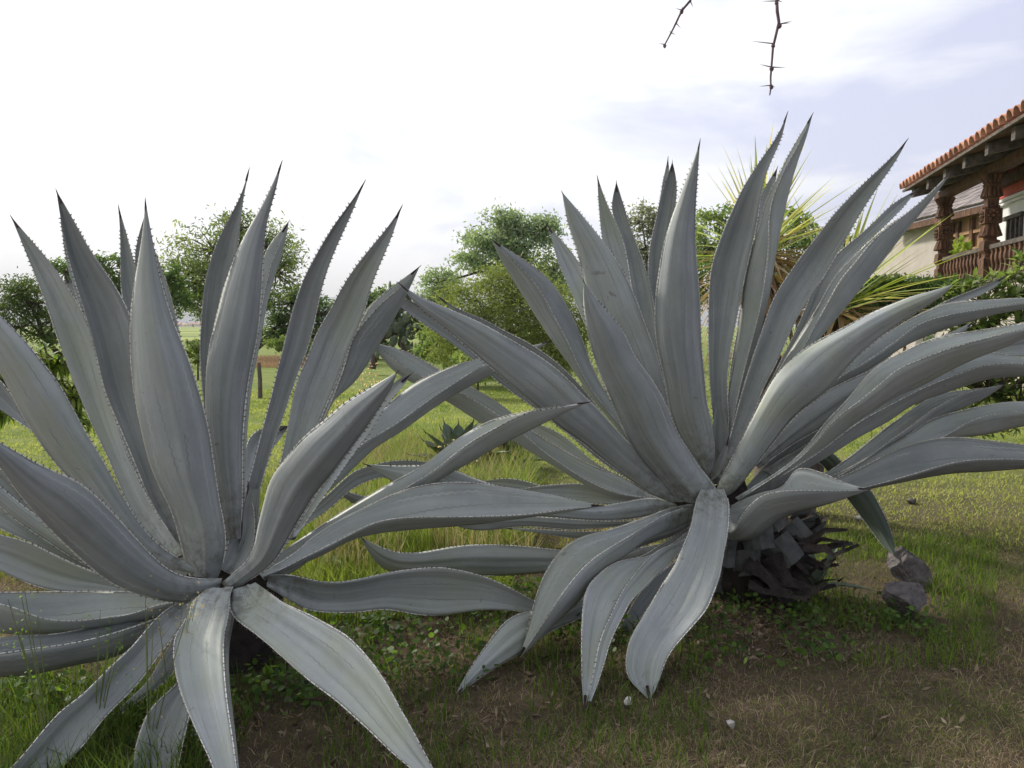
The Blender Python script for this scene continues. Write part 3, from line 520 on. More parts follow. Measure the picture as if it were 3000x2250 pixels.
# upper left, long
r('f', [(945,640),(990,668),(1040,687),(1090,715),(1150,745),(1205,785),(1260,840),(1330,930),(1420,1030)], [(945,640),(975,668),(1010,690),(1080,735),(1160,790),(1230,850),(1300,930),(1400,1040)], (3.6,3.65,3.8))
r('f', [(820,628),(900,655),(1000,715),(1100,790),(1160,850),(1230,920),(1330,1010),(1450,1060)], [(820,628),(880,675),(960,730),(1020,775),(1060,812),(1110,850),(1160,885),(1230,940),(1330,1020),(1450,1070)], (3.75,3.75,3.85))
r('f', [(862,612),(905,640),(960,663),(1000,680),(1050,703),(1110,738),(1170,772),(1220,812),(1264,858),(1288,878),(1344,942),(1384,982),(1424,1020),(1452,1050),(1480,1070)], [(862,612),(890,650),(950,700),(1000,742),(1036,774),(1084,814),(1124,850),(1164,882),(1204,922),(1244,946),(1284,978),(1324,1010),(1364,1038),(1404,1066),(1450,1086)], (3.3,3.45,3.7), ad=False, kd=.12)
r('c3', [(-380,-85),(-250,-60),(-100,-20),(50,-10),(150,10)][:0] + [(333,-87),(465,-62),(590,-15),(715,60),(880,152),(1000,220),(1100,292),(1210,392),(1330,462),(1450,532),(1570,592),(1700,645),(1850,740),(1980,780)], [(333,-87),(430,-30),(560,70),(700,130),(830,187),(950,252),(1040,312),(1180,412),(1250,482),(1330,542),(1480,642),(1600,702),(1740,742),(1870,752),(1980,785)], (3.85,3.65,3.75), K=[(333,-87),(378,-40),(440,50),(528,112),(640,170),(750,232),(870,312),(950,362),(1100,442),(1200,502),(1300,562),(1400,622),(1480,672),(1600,732),(1750,766),(1850,770),(1980,790)], split=.5)
r('c3', [(1050,260),(1150,320),(1230,352),(1300,372),(1400,430),(1500,520),(1600,590),(1720,650),(1900,740)], [(1050,260),(1120,350),(1210,385),(1300,445),(1450,535),(1600,615),(1720,668),(1900,760)], (4.0,3.95,3.9))
# low left fan
r('c3', [(900,672),(955,662),(1050,648),(1150,655),(1260,688),(1450,730),(1700,760),(1950,785)], [(900,672),(1000,700),(1100,730),(1260,745),(1450,760),(1700,775),(1950,795)], (3.9,3.85,3.85))
r('c3', [(1000,700),(1150,705),(1250,690),(1400,678),(1500,680),(1600,710),(1700,740),(1850,775),(1980,790)], [(1000,700),(1150,740),(1350,765),(1500,782),(1700,788),(1850,790),(1980,800)], (3.7,3.75,3.83))
r('c3', [(310,570),(450,580),(640,576),(750,582),(850,628),(950,665),(1150,725),(1350,780),(1520,806),(1700,778),(1870,750),(1990,785)], [(310,570),(370,612),(450,655),(520,705),(650,775),(850,830),(1100,848),(1250,850),(1400,862),(1600,876),(1750,868),(1850,850),(2000,800)], (3.3,3.4,3.75), ad=False, kd=.14)
r('c3', [(135,695),(230,720),(350,757),(550,800),(800,850),(1000,852),(1250,855),(1400,865),(1600,880),(1800,875),(1980,810)], [(135,695),(200,762),(290,802),(450,860),(650,885),(790,892),(850,922),(950,932),(1060,916),(1200,905),(1400,925),(1600,915),(1800,885),(2000,830)], (3.45,3.5,3.75), ad=False, kd=.12)
r('c3', [(1255,858),(1400,860),(1550,870),(1770,876),(1960,830)], [(1255,858),(1350,886),(1500,910),(1650,906),(1770,892),(1970,850)], (3.6,3.65,3.75), kd=.08)
r('c3', [(1050,914),(1250,922),(1400,932),(1560,934),(1750,915),(1980,850)], [(1050,914),(1250,942),(1400,966),(1520,972),(1750,950),(2000,880)], (3.6,3.65,3.75), ad=False, kd=.1)
r('c3', [(288,962),(400,1022),(500,1050),(600,1050),(750,1022),(900,1006),(1100,1010),(1250,1022),(1400,1040),(1600,1060),(1900,1000)], [(288,962),(330,1052),(380,1112),(440,1157),(700,1175),(900,1168),(1000,1177),(1200,1162),(1350,1150),(1650,1110),(1920,1030)], (3.5,3.6,3.8), ad=False, kd=.12)
r('c3', [(785,1840),(840,1740),(900,1640),(960,1560),(1010,1490),(1060,1430),(1130,1380),(1250,1360),(1400,1310),(1560,1240),(1900,1060)], [(785,1840),(900,1750),(1000,1680),(1100,1620),(1200,1560),(1300,1480),(1440,1420),(1600,1330),(1950,1090)], (2.72,3.1,3.75), ad=False, kd=.12)
r('c3', [(1640,1120),(1730,1090),(1820,1060),(1900,1010),(1980,960),(2060,900)], [(1640,1120),(1800,1110),(1900,1070),(2000,1000),(2090,930)], (3.5,3.6,3.75), ad=False)
r('c3', [(1500,1040),(1700,1000),(1800,960),(1950,900),(2060,850)], [(1500,1040),(1700,1050),(1850,1000),(2000,950),(2090,890)], (3.5,3.6,3.75), ad=False)
r('c3', [(1600,1600),(1700,1430),(1780,1290),(1860,1200),(1960,1120),(2080,1000)], [(1600,1600),(1760,1450),(1850,1330),(1920,1240),(2020,1150),(2110,1020)], (3.2,3.4,3.75))
# front, hanging
r('c3', [(1495,1900),(1484,1750),(1482,1600),(1482,1480),(1490,1330),(1512,1230),(1560,1180),(1640,1112),(1750,1080),(1840,1072),(2000,980),(2090,900)], [(1495,1900),(1530,1780),(1565,1659),(1600,1500),(1690,1300),(1790,1150),(1870,1080),(1950,1030),(2030,980),(2110,920)], (2.60,3.0,3.7), kd=.1)
r('c3', [(1503,1930),(1530,1780),(1555,1659),(1570,1570),(1590,1500),(1620,1430),(1650,1370),(1680,1300),(1720,1230),(1780,1150),(1840,1080),(1920,1020),(2030,990),(2120,900)], [(1503,1930),(1560,1780),(1600,1659),(1640,1520),(1700,1400),(1760,1290),(1830,1240),(1870,1190),(1950,1120),(2010,1040),(2070,1010),(2130,920)], (2.55,2.96,3.7), kd=.12)
r('c3', [(1140,1625),(1180,1500),(1210,1380),(1250,1240),(1290,1150),(1340,1070),(1400,1010),(1500,960),(1620,930),(1740,890),(1850,850),(1950,810),(2090,788)], [(1140,1625),(1230,1500),(1350,1310),(1500,1120),(1620,1030),(1740,960),(1850,892),(1950,832),(2090,795)], (2.9,3.1,3.7), K=[(1140,1625),(1220,1550),(1300,1470),(1370,1400),(1450,1330),(1550,1200),(1650,1112),(1740,1052),(1800,1002),(1900,952),(1990,922),(2090,870)])
r('c6', [(190,1295),(110,1215),(65,1160),(60,1100),(70,1010),(100,930),(150,850),(210,750),(270,650),(330,560),(370,460),(410,370),(430,270),(445,195),(470,150)], [(190,1295),(215,1255),(250,1160),(272,1090),(310,1020),(370,950),(440,870),(500,800),(540,700),(570,620),(585,520),(610,400),(620,260),(615,195),(590,150)], (2.70,3.0,3.62), kd=.1)
# right side
r('c5', [(1380,1352),(1250,1318),(1150,1275),(1060,1244),(985,1240),(940,1300),(890,1350),(800,1370),(720,1400),(630,1440)], [(1380,1353),(1200,1362),(1050,1358),(900,1363),(800,1385),(740,1430),(690,1490),(655,1560),(630,1600),(590,1560)], (3.3,3.35,3.6), K=[(1380,1354),(1280,1390),(1150,1435),(980,1482),(870,1530),(780,1600),(700,1635),(640,1625),(600,1610),(570,1570)], split=.5)
r('c5', [(1515,1715),(1512,1640),(1480,1540),(1440,1455),(1380,1352),(1290,1280),(1170,1150),(1000,1120)], [(1515,1715),(1450,1659),(1400,1592),(1350,1525),(1280,1430),(1200,1330),(1110,1210),(980,1180)], (3.9,4.1,4.0), ad=False, kd=.12, mat=M['agave_dark'])['label'] = 'dark green drooping leaf'
r('c5', [(2120,195),(2000,250),(1900,290),(1800,330),(1600,450),(1300,700),(900,1080)], [(2120,195),(2060,262),(1960,312),(1850,350),(1650,490),(1350,760),(930,1110)], (4.35,4.3,3.95))
r('c5', [(2300,490),(2212,510),(2100,550),(1990,600),(1700,760),(1300,960),(800,1250)], [(2300,640),(2212,632),(2100,632),(1980,625),(1800,720),(1400,960),(850,1270)], (4.2,4.1,3.9))
r('c5', [(2330,322),(2212,320),(2050,328),(1900,335),(1800,342),(1700,380),(1600,430),(1500,492),(1400,560),(1290,650),(1150,780),(1000,920),(860,1050)], [(2330,330),(2100,358),(1950,385),(1800,412),(1640,460),(1560,520),(1450,600),(1330,680),(1220,742),(1130,820),(1020,930),(880,1060)], (4.0,3.98,3.9), K=[(2330,360),(2150,392),(2000,422),(1880,462),(1780,492),(1700,522),(1600,562),(1500,622),(1400,692),(1300,752),(1200,800),(1080,890),(900,1060)], split=.5)
r('c5', [(1950,440),(1700,560),(1550,630),(1410,698),(1300,745),(1150,820),(1050,890),(980,960),(900,1040),(760,1200)], [(1950,440),(1750,640),(1500,800),(1320,880),(1200,965),(1100,1030),(1000,1085),(880,1165),(780,1240)], (3.95,3.93,3.86), ad=False, kd=.12)
r('c5', [(2110,785),(1950,810),(1850,820),(1750,840),(1650,890),(1550,960),(1450,1030),(1350,1110),(1250,1190),(1150,1260),(950,1360)], [(2110,785),(1900,830),(1800,875),(1700,932),(1600,1012),(1500,1080),(1420,1142),(1330,1210),(1200,1285),(980,1380)], (4.15,4.05,3.85), K=[(2110,785),(2000,862),(1900,905),(1780,970),(1650,1060),(1500,1150),(1380,1220),(1250,1300),(1000,1400)], split=.5)
r('c5', [(2450,890),(2212,880),(2050,890),(1900,920),(1800,945),(1700,975),(1600,1050),(1500,1110),(1350,1190),(1200,1270),(1000,1350)], [(2450,920),(2212,930),(2000,955),(1900,990),(1780,1070),(1600,1140),(1400,1230),(1250,1300),(1020,1370)], (4.1,4.0,3.85), K=[(2450,990),(2212,1012),(2000,1062),(1800,1082),(1600,1170),(1400,1260),(1200,1340),(1030,1390)], split=.5)
r('c5', [(2500,1200),(2400,1150),(2212,1110),(2050,1090),(1900,1072),(1800,1070),(1700,1085),(1600,1110),(1500,1145),(1400,1200),(1280,1260),(1150,1310),(950,1380),(720,1440)], [(2500,1210),(2212,1190),(2000,1190),(1850,1202),(1700,1242),(1600,1272),(1500,1302),(1400,1330),(1300,1352),(1150,1400),(950,1440),(720,1470)], (3.7,3.72,3.75), K=[(2500,1230),(2212,1236),(2000,1252),(1850,1255),(1700,1275),(1500,1314),(1400,1336),(1320,1356),(1150,1420),(950,1460),(720,1490)], split=.5)
r('c5', [(2450,690),(2212,640),(2050,612),(1900,618),(1750,695),(1600,790),(1450,870),(1300,960),(1150,1070),(1000,1170),(850,1290),(650,1410)], [(2450,700),(2212,672),(2000,682),(1850,732),(1650,812),(1500,892),(1350,970),(1250,1040),(1140,1130),(1000,1220),(800,1340),(650,1425)], (3.75,3.78,3.72), K=[(2450,725),(2212,747),(2050,752),(1900,792),(1800,832),(1700,862),(1600,902),(1500,980),(1400,1032),(1300,1082),(1200,1150),(1080,1220),(900,1330),(700,1425)])
r('c5', [(2350,445),(2212,455),(2050,480),(1900,505),(1780,520),(1680,550),(1600,590),(1500,640),(1410,692),(1340,765),(1280,842),(1220,912),(1150,972),(1090,1060),(1030,1132),(950,1210),(800,1310),(650,1400)], [(2350,455),(2150,500),(2000,540),(1850,580),(1750,612),(1600,672),(1500,715),(1450,775),(1350,852),(1290,902),(1200,962),(1140,1030),(1090,1100),(1030,1160),(960,1220),(810,1320),(660,1410)], (3.55,3.6,3.7), K=[(2350,470),(2212,530),(2120,582),(2000,622),(1900,665),(1800,712),(1700,770),(1600,815),(1500,858),(1400,925),(1250,1022),(1150,1112),(1050,1172),(950,1245),(850,1315),(690,1415)])
r('c5', [(1838,240),(1760,268),(1600,310),(1480,360),(1380,400),(1280,458),(1180,508),(1080,558),(1000,610),(960,650),(890,712),(840,785),(780,900),(720,1020),(670,1120),(600,1250),(550,1340),(540,1385)], [(1838,240),(1770,312),(1640,392),(1560,442),(1460,512),(1380,572),(1290,652),(1200,760),(1120,850),(1000,932),(920,1022),(850,1112),(780,1202),(700,1300),(650,1370),(600,1395)], (3.5,3.6,3.72), ad=False, kd=.24)
r('c5', [(620,1060),(600,1110),(570,1170),(540,1230),(520,1280)], [(620,1060),(610,1150),(590,1220),(560,1280),(530,1300)], (3.7,3.72,3.78), teeth=False)
# trunk with cut stubs
mb = MB(); tp = [(Vector((RB.x+.02, 3.9, -.05)), .27), (Vector((RB.x, 3.88, .15)), .25), (Vector((RB.x-.06, 3.86, .35)), .19), (Vector((RB.x-.10, 3.9, .5)), .19)]
mb.tube([p for p, _ in tp], [q for _, q in tp], 16); mb.build('trunk', M['dead'], RA, True)
def stub(px, py, Y, wpx, hpx, ang, mat='stub'):
    c = at(1800+px*.5425, 1350+py*.5425, Y); s = Y/FPX*.5425; w, h = wpx*s, hpx*s
    d = Vector((math.sin(ang), -.35, -math.cos(ang))).normalized(); sd_ = d.cross(Vector((0, 1, .2))).normalized(); nn = sd_.cross(d)
    b = MB(); n = 6; g = 5
    for side in (0, 1):
        for i in range(n):
            for j in range(g):
                u = j/(g-1)*2-1; v = i/(n-1)
                p = c + d*(v*h - .3*h) + sd_*u*w*.5*(1-.12*v) + nn*((u*u*.25*w if side == 0 else u*u*.25*w+.018*(1-u*u)) + .03*math.sin(v*2))
                if i == n-1: p += d*random.uniform(-.004, .004)
                b.v.append(p)
    I = lambda s_, i, j: s_*n*g+i*g+j
    for i in range(n-1):
        for j in range(g-1):
            b.f += [(I(0,i,j), I(0,i,j+1), I(0,i+1,j+1), I(0,i+1,j)), (I(1,i,j), I(1,i+1,j), I(1,i+1,j+1), I(1,i,j+1))]
    for j in range(g-1): b.f += [(I(0,n-1,j), I(0,n-1,j+1), I(1,n-1,j+1), I(1,n-1,j))]
    for i in range(n-1): b.f += [(I(0,i,0), I(0,i+1,0), I(1,i+1,0), I(1,i,0)), (I(0,i,g-1), I(1,i,g-1), I(1,i+1,g-1), I(0,i+1,g-1))]
    b.build('leaf_stub', M[mat], RA, False)
for a in ((780,360,3.6,190,170,.15), (960,400,3.72,180,180,.75), (620,470,3.58,110,150,-.05), (720,520,3.6,180,140,.1), (890,470,3.62,190,160,.65),
          (1000,330,3.85,160,170,1.0), (840,300,3.7,150,120,.5), (560,600,3.62,120,150,-.1), (1010,560,3.78,120,120,.9)): stub(*a)
for a in ((870,560,3.6,130,170,.4,'dead'), (700,640,3.6,150,160,.1,'dead'), (960,640,3.68,140,170,.7,'dead'), (800,680,3.58,160,140,.3,'dead'), (620,700,3.62,140,150,-.1,'dead'), (560,480,3.66,110,170,-.2,'dead')): stub(*a)
def curl(pts, Y, r0):
    P = [at(1800+x*.5425, 1350+y*.5425, Y-i*.02) for i, (x, y) in enumerate(pts)]; mb = MB()
    n = len(P)
    for rep_ in range(2):
        mb = MB(); off = Vector((random.gauss(0, .02), random.gauss(0, .02), random.gauss(0, .02)))
        Q = [p+off+Vector((random.gauss(0, .008), random.gauss(0, .008), random.gauss(0, .010)))*(.5+i/2) for i, p in enumerate(P)]
        for i in range(n):     # flat shrivelled strip, folded lengthwise
            t_ = (Q[min(i+1, n-1)]-Q[max(i-1, 0)]).normalized(); a = t_.cross(Vector((random.uniform(-.5, .5), -.6, 1))).normalized(); b = t_.cross(a)
            w = r0*(1.25-.95*i/(n-1))*random.uniform(.7, 1.3)
            mb.v += [Q[i]-a*w, Q[i]+b*w*.5, Q[i]+a*w, Q[i]+b*w*.25]
        for i in range(n-1):
            for j in range(4): mb.f.append((4*i+j, 4*i+(j+1) % 4, 4*i+4+(j+1) % 4, 4*i+4+j))
        mb.build('dead_leaf', M['dead'], RA)
curl([(900,430),(980,440),(1060,470),(1130,450),(1195,405)], 3.75, .032)
curl([(900,450),(1000,490),(1100,480),(1200,455),(1270,440)], 3.7, .028)
curl([(920,400),(1000,380),(1060,330),(1115,275)], 3.9, .03)
curl([(900,420),(990,370),(1090,330)], 3.86, .034)
curl([(850,380),(880,430),(960,520),(1050,560),(1150,540)], 3.72, .03)
curl([(800,600),(880,650),(960,690),(1040,700),(1120,680)], 3.62, .035)
curl([(760,560),(840,620),(900,700),(1000,740)], 3.58, .04)
curl([(980,480),(1040,540),(1120,600),(1180,590)], 3.75, .025)
curl([(700,680),(800,730),(920,750),(1040,745)], 3.55, .03)
# ---------------------------------------------------------------- foliage
def leaves(C, size, n, cols, seed=0, aspect=.42, up=.3, sag=0.0):
    """C (n,3) leaf centres; returns verts, quads, colours"""
    g = np.random.default_rng(seed); n = len(C)
    nr = nrm(g.normal(size=(n, 3))+np.array([0, 0, up])); a = nrm(np.cross(nr, g.normal(size=(n, 3)))); a[:, 2] -= sag; a = nrm(a); b = nrm(np.cross(nr, a))
    s = size*g.uniform(.6, 1.35, (n, 1))
    V = np.stack([C-a*s*.5, C+b*s*aspect*.5, C+a*s*.5, C-b*s*aspect*.5], 1).reshape(-1, 3)
    F = np.arange(4*n).reshape(n, 4)
    return V, F, np.repeat(cols, 4, 0)
def tree(name, label, cat, blobs, Y, size, n, ca, cb, trunk, seed, group=None, clump=.22, hollow=.5, dark=None, tw=.12, aspect=.42, depth=1.0, sag=0.0):
    """blobs (px, py, rx, ry) in photograph pixels at distance Y; trunk = [(px, py)...] from the ground up"""
    g = np.random.default_rng(seed); k = Y/FPX
    T = [at(x, y, Y) for x, y in trunk]; T[0].z = min(T[0].z, 0.02) if T[0].z < .6 else 0.0; base = T[0].copy(); base.z = 0
    T = [Vector((T[0].x, Y, -.05))]+T[1:]
    o = thing(name, base, label, cat, group)
    C, col = [], []
    area = sum(rx*ry for _, _, rx, ry in blobs); ca, cb = np.array(ca), np.array(cb)
    mb = MB(); mb.tube(T, [tw*(1-.5*i/max(1, len(T)-1)) for i in range(len(T))], 7)
    for bi, (px, py, rx, ry) in enumerate(blobs):
        c = np.array(at(px, py, Y+g.uniform(-.5, .5)*k*rx*.6)); rr = np.array([rx*k, (rx+ry)/2*k*depth, ry*k])
        m = int(n*rx*ry/area); nc = max(4, int(m/55))
        d = nrm(g.normal(size=(nc, 3))); rad = g.uniform(hollow, 1.0, (nc, 1))**.6
        cc = c+d*rr*rad
        root = T[-1]
        mid = (Vector(c)+root)/2+Vector(g.normal(size=3)*k*10)
        mb.tube([root, mid, Vector(c)], [tw*.45, tw*.3, tw*.15], 5)
        for q in cc[:min(26, nc)]:
            p = Vector(q); mm = (Vector(c)*.5+p*.5)+Vector(g.normal(size=3)*k*6); mb.tube([Vector(c), mm, p], [tw*.16, tw*.1, tw*.04], 4, False)
        per = np.maximum(8, (m/nc*g.uniform(.4, 1.6, nc))).astype(int)
        for j in range(nc):
            sg = clump*rr*g.uniform(.6, 1.3); e = g.normal(size=(per[j], 3))*sg; e[:, 2] -= np.abs(e[:, 0])*.15
            C.append(cc[j]+e); f = np.clip(g.normal(.5, .22)+g.normal(0, .18, (per[j], 1)), 0, 1)
            col.append(ca*(1-f)+cb*f)
    C = np.vstack(C); col = np.vstack(col); keep = C[:, 2] > .05; C, col = C[keep], col[keep]
    V, F, cc = leaves(C, size, len(C), col, seed, aspect, sag=sag)
    cr = new_obj('crown', np_mesh('crown', V, [F], False, col=cc), o, M['foliage']); cr['kind'] = 'stuff'
    mb.build('trunk', M['bark'], o, True)
    return o
DG, MG, YG, BG = (.05, .09, .03), (.13, .20, .06), (.23, .28, .10), (.12, .18, .10)
tree('mesquite_tree', 'tall feathery green tree behind the left agave, framed between its upright leaves', 'tree', [(700,665,70,48),(620,730,110,70),(770,720,100,70),(560,800,90,60),(650,820,140,70),(810,800,65,70),(540,870,80,55),(650,900,110,40)], 30,   .18, 13000, DG, YG, [(660,1080),(655,1000),(650,920)], 11, 'trees beyond the lawn', clump=.27, tw=.22, sag=.3, aspect=.3)
tree('mesquite_tree', 'dark leaning tree with bare lower limbs right of the tall feathery tree', 'tree', [(850,890,75,55),(935,920,75,55),(810,960,70,40),(870,985,80,35),(960,1000,60,40)], 32, .2, 8000, DG, BG, [(700,1060),(760,1010),(820,960)], 12, 'trees beyond the lawn', tw=.2, sag=.3, aspect=.3)
tree('mesquite_tree', 'thin dark tree seen behind the two leftmost upright agave leaves', 'tree', [(190,800,70,40),(320,790,60,45),(350,840,60,50),(250,860,80,45),(500,810,50,40),(510,880,50,50)], 27, .15, 7000, DG, MG, [(330,1080),(330,980),(320,900)], 13, 'trees beyond the lawn', tw=.15)
tree('mesquite_tree', 'twiggy thorn tree at the far left edge in front of the blue hills', 'tree', [(60,850,60,28),(20,900,60,35),(110,890,70,40),(150,940,90,45),(60,960,90,40),(190,1000,70,40),(60,860,80,50)], 13, .055, 9500, DG, (.09,.12,.04), [(260,1190),(210,1080),(130,990)], 14, 'trees beyond the lawn', tw=.07, aspect=.35)
tree('mesquite_tree', 'small round green tree rising above the prickly pear', 'tree', [(1110,880,60,40),(1060,930,60,60),(1170,930,70,45),(1080,1000,70,50),(1250,960,40,40)], 31, .2, 5000, DG, MG, [(1100,1070),(1100,1000)], 15, 'trees beyond the lawn', tw=.15)
tree('ash_tree', 'blue-green tree with layered crown rising above the yellow-green thicket', 'tree', [(1475,640,50,32),(1530,670,80,38),(1590,670,55,35),(1420,700,65,35),(1530,720,95,35),(1390,760,60,30),(1470,770,80,35),(1620,790,50,45),(1290,830,55,45),(1270,880,50,45),(1640,850,60,50)], 26, .13, 17000, (.15,.21,.13), (.30,.37,.26), [(1480,1080),(1490,950),(1490,800)], 16, 'trees beyond the lawn', clump=.3, tw=.16, sag=.5)
tree('willow_thicket', 'wide yellow-green willowy thicket in the middle of the picture', 'shrub', [(1500,820,110,70),(1400,880,120,80),(1570,900,130,100),(1340,960,110,80),(1480,980,170,90),(1650,1000,90,80),(1560,1070,140,50),(1380,1040,120,60),(1700,920,60,70)], 17, .075, 46000, (.10,.14,.045), (.25,.285,.10), [(1490,1125),(1490,1060),(1490,980)], 17, clump=.2, hollow=.25, tw=.05, aspect=.3)
tree('olive_tree', 'sparse grey-green tree between the upright leaves of the right agave', 'tree', [(1880,650,60,45),(1930,640,60,40),(1890,730,60,60),(1930,800,70,70),(1860,800,50,60)], 30, .15, 6500, (.13,.15,.11), (.26,.27,.21), [(1900,1060),(1900,960),(1900,850)], 18, 'trees beyond the lawn', tw=.15)
tree('garden_tree', 'green tree showing its top left of the spiky yucca head', 'tree', [(2110,640,60,35),(2080,720,80,70),(2050,830,90,70),(2160,700,60,50)], 27, .16, 6000, MG, (.22,.28,.13), [(2090,1060),(2090,900)], 19, 'trees beyond the lawn', tw=.15)
tree('garden_tree', 'green tree showing its top right of the spiky yucca head', 'tree', [(2340,640,60,30),(2300,700,80,60),(2400,720,80,60),(2380,820,120,80),(2280,830,100,80)], 26, .16, 7500, MG, (.20,.26,.12), [(2340,1060),(2340,900)], 20, 'trees beyond the lawn', tw=.15)
tree('hedge_shrub', 'dark green hedge under the beige outbuilding wall', 'shrub', [(2580,850,70,45),(2660,850,80,40),(2750,850,80,45),(2640,920,150,60),(2500,900,90,80)], 15, .12, 13000, DG, (.075,.13,.03), [(2650,1158),(2650,1000)], 21, tw=.05, aspect=.3, hollow=.3)
tree('low_bush', 'low bright bush at the lawn edge left of the wooden post', 'shrub', [(565,1020,30,25),(590,1045,35,25)], 19, .09, 1400, DG, YG, [(580,1115),(580,1060)], 22, 'low bushes at the lawn edge', tw=.03)
tree('low_bush', 'low yellow-green bush right of the wooden post under the dark tree', 'shrub', [(870,1010,50,30),(930,1030,55,28),(820,1005,40,25)], 26, .12, 2600, MG, YG, [(880,1073),(880,1040)], 23, 'low bushes at the lawn edge', tw=.03)
tree('low_bush', 'pale green bush right of the prickly pear', 'shrub', [(1290,990,60,45),(1330,1030,60,40),(1270,1020,50,40)], 20, .10, 4000, MG, (.16,.24,.09), [(1300,1108),(1300,1060)], 24, 'low bushes at the lawn edge', tw=.03)
tree('low_bush', 'yellow-green low bush against the willowy thicket', 'shrub', [(1400,1080,70,35),(1360,1060,40,40),(1440,1050,50,30)], 14.5, .08, 3600, MG, YG, [(1400,1160),(1400,1120)], 25, 'low bushes at the lawn edge', tw=.03)
# broad-leaved shrubs: the leaves that show largest are objects
def leaf_mesh(L, w, c, fold=.18, droop=.15, n=5):
    V, F = [], []
    for i in range(n+1):
        t = i/n; ww = w*math.sin(math.pi*min(.985, t**.8*.97+.02))*.5; z = -droop*L*t*t
        V += [(-ww, L*t, z+fold*ww), (0, L*t, z), (ww, L*t, z+fold*ww)]
    for i in range(n):
        q = 3*i; F += [(q, q+1, q+4, q+3), (q+1, q+2, q+5, q+4)]
    g = np.array([c]*len(V)); return np_mesh('leaf', V, [np.array(F)], True, col=g)
def broad_shrub(name, label, cat, blobs, Y, L, w, nrow, cols, seed, nobj=300, nrest=1500, rosette=9, group=None, droop=.15, upb=.5):
    g = random.Random(seed); k = Y/FPX; b0 = at(blobs[0][0], blobs[0][1], Y); b0.z = 0
    o = thing(name, b0, label, cat, group); mats = M['foliage']; ms = [leaf_mesh(L, w, c, droop=droop) for c in cols]
    tot = sum(b[2]*b[3] for b in blobs); twigs = MB(); spots = []
    for (px, py, rx, ry) in blobs:
        for _ in range(max(1, int(nrow*rx*ry/tot))):
            a, z = g.uniform(0, 2*math.pi), g.uniform(-1, 1); q = g.uniform(.55, 1)
            c = at(px, py, Y)+Vector((math.cos(a)*math.sqrt(1-z*z)*rx*k*q, -abs(math.sin(a))*math.sqrt(1-z*z)*rx*k*q*.8, z*ry*k*q)); spots.append((c, at(px, py+ry*.5, Y)))
    pl = []
    for c, root in spots:
        ax = (c-root).normalized()+Vector((0, 0, upb)); ax.normalize()
        twigs.tube([root, (root+c)/2+Vector((g.uniform(-1, 1), g.uniform(-1, 1), 0))*.05, c], [.012, .009, .005], 4, False)
        q = ax.to_track_quat('Z', 'Y')
        for j in range(rosette):
            an = j*2.4+g.uniform(-.3, .3); el = g.uniform(.15, 1.1); s = g.uniform(.6, 1.15)
            d = Vector((math.cos(an)*math.cos(el), math.sin(an)*math.cos(el), math.sin(el))); d.rotate(q)
            n_ = Vector((0, 0, 1)); x = d.cross(n_).normalized(); zz = x.cross(d)
            mt = Matrix((x, d, zz)).transposed().to_4x4(); mt.translation = c-ax*g.uniform(0, L*.5)
            pl.append((c.y, mt @ Matrix.Scale(s, 4), g.randrange(len(ms))))
    pl.sort(key=lambda t: t[0])
    for i, (_, mt, mi) in enumerate(pl[:nobj]):
        e = new_obj('leaf', ms[mi], o, mats); e.matrix_basis = mt
    rest = pl[nobj:]
    if rest:
        V, F, Cc = [], [], []; bases = [(np.array([v.co[:] for v in m_.vertices]), np.array([p.vertices[:] for p in m_.polygons])) for m_ in ms]
        for _, mt, mi in rest:
            v, f = bases[mi]; mm = np.array(mt); nn = sum(len(x) for x in V)
            V.append(v@mm[:3, :3].T+mm[:3, 3]); F.append(f+nn); Cc.append(np.tile(cols[mi], (len(v), 1)))
        e = new_obj('foliage', np_mesh('foliage', np.vstack(V), [np.vstack(F)], True, col=np.vstack(Cc)), o, mats); e['kind'] = 'stuff'
    twigs.build('branches', M['bark'], o)
    return o
broad_shrub('loquat_shrub', 'shrub with upright whorls of broad pale green leaves in front of the porch railing', 'shrub', [(2890,860,120,60),(2980,850,70,80),(2800,860,60,35),(2960,960,110,70),(2840,940,110,60),(2990,770,30,30)], 9.5, .17, .055, 150, [(.12,.17,.05),(.20,.26,.10),(.07,.11,.03),(.26,.31,.15)], 31)
broad_shrub('garden_shrub', 'dark leafy shrub with small red and white blooms behind the right agave leaf tips', 'shrub', [(2760,1060,110,70),(2900,1100,130,110),(2980,1180,80,90),(2850,1230,120,50),(2700,1160,60,60)], 8.2, .10, .035, 230, [(.05,.09,.02),(.09,.14,.035),(.13,.18,.05)], 32, rosette=8)
broad_shrub('willow_leaf_shrub', 'bright green shrub with narrow drooping leaves behind the left agave', 'shrub', [(170,1040,90,50),(130,1120,90,60),(210,1150,80,60),(60,1080,70,60),(230,1220,60,50),(0,1160,60,80)], 6.0, .11, .022, 180, [(.10,.17,.03),(.19,.27,.04),(.28,.33,.08)], 33, rosette=8, droop=.6, upb=0)
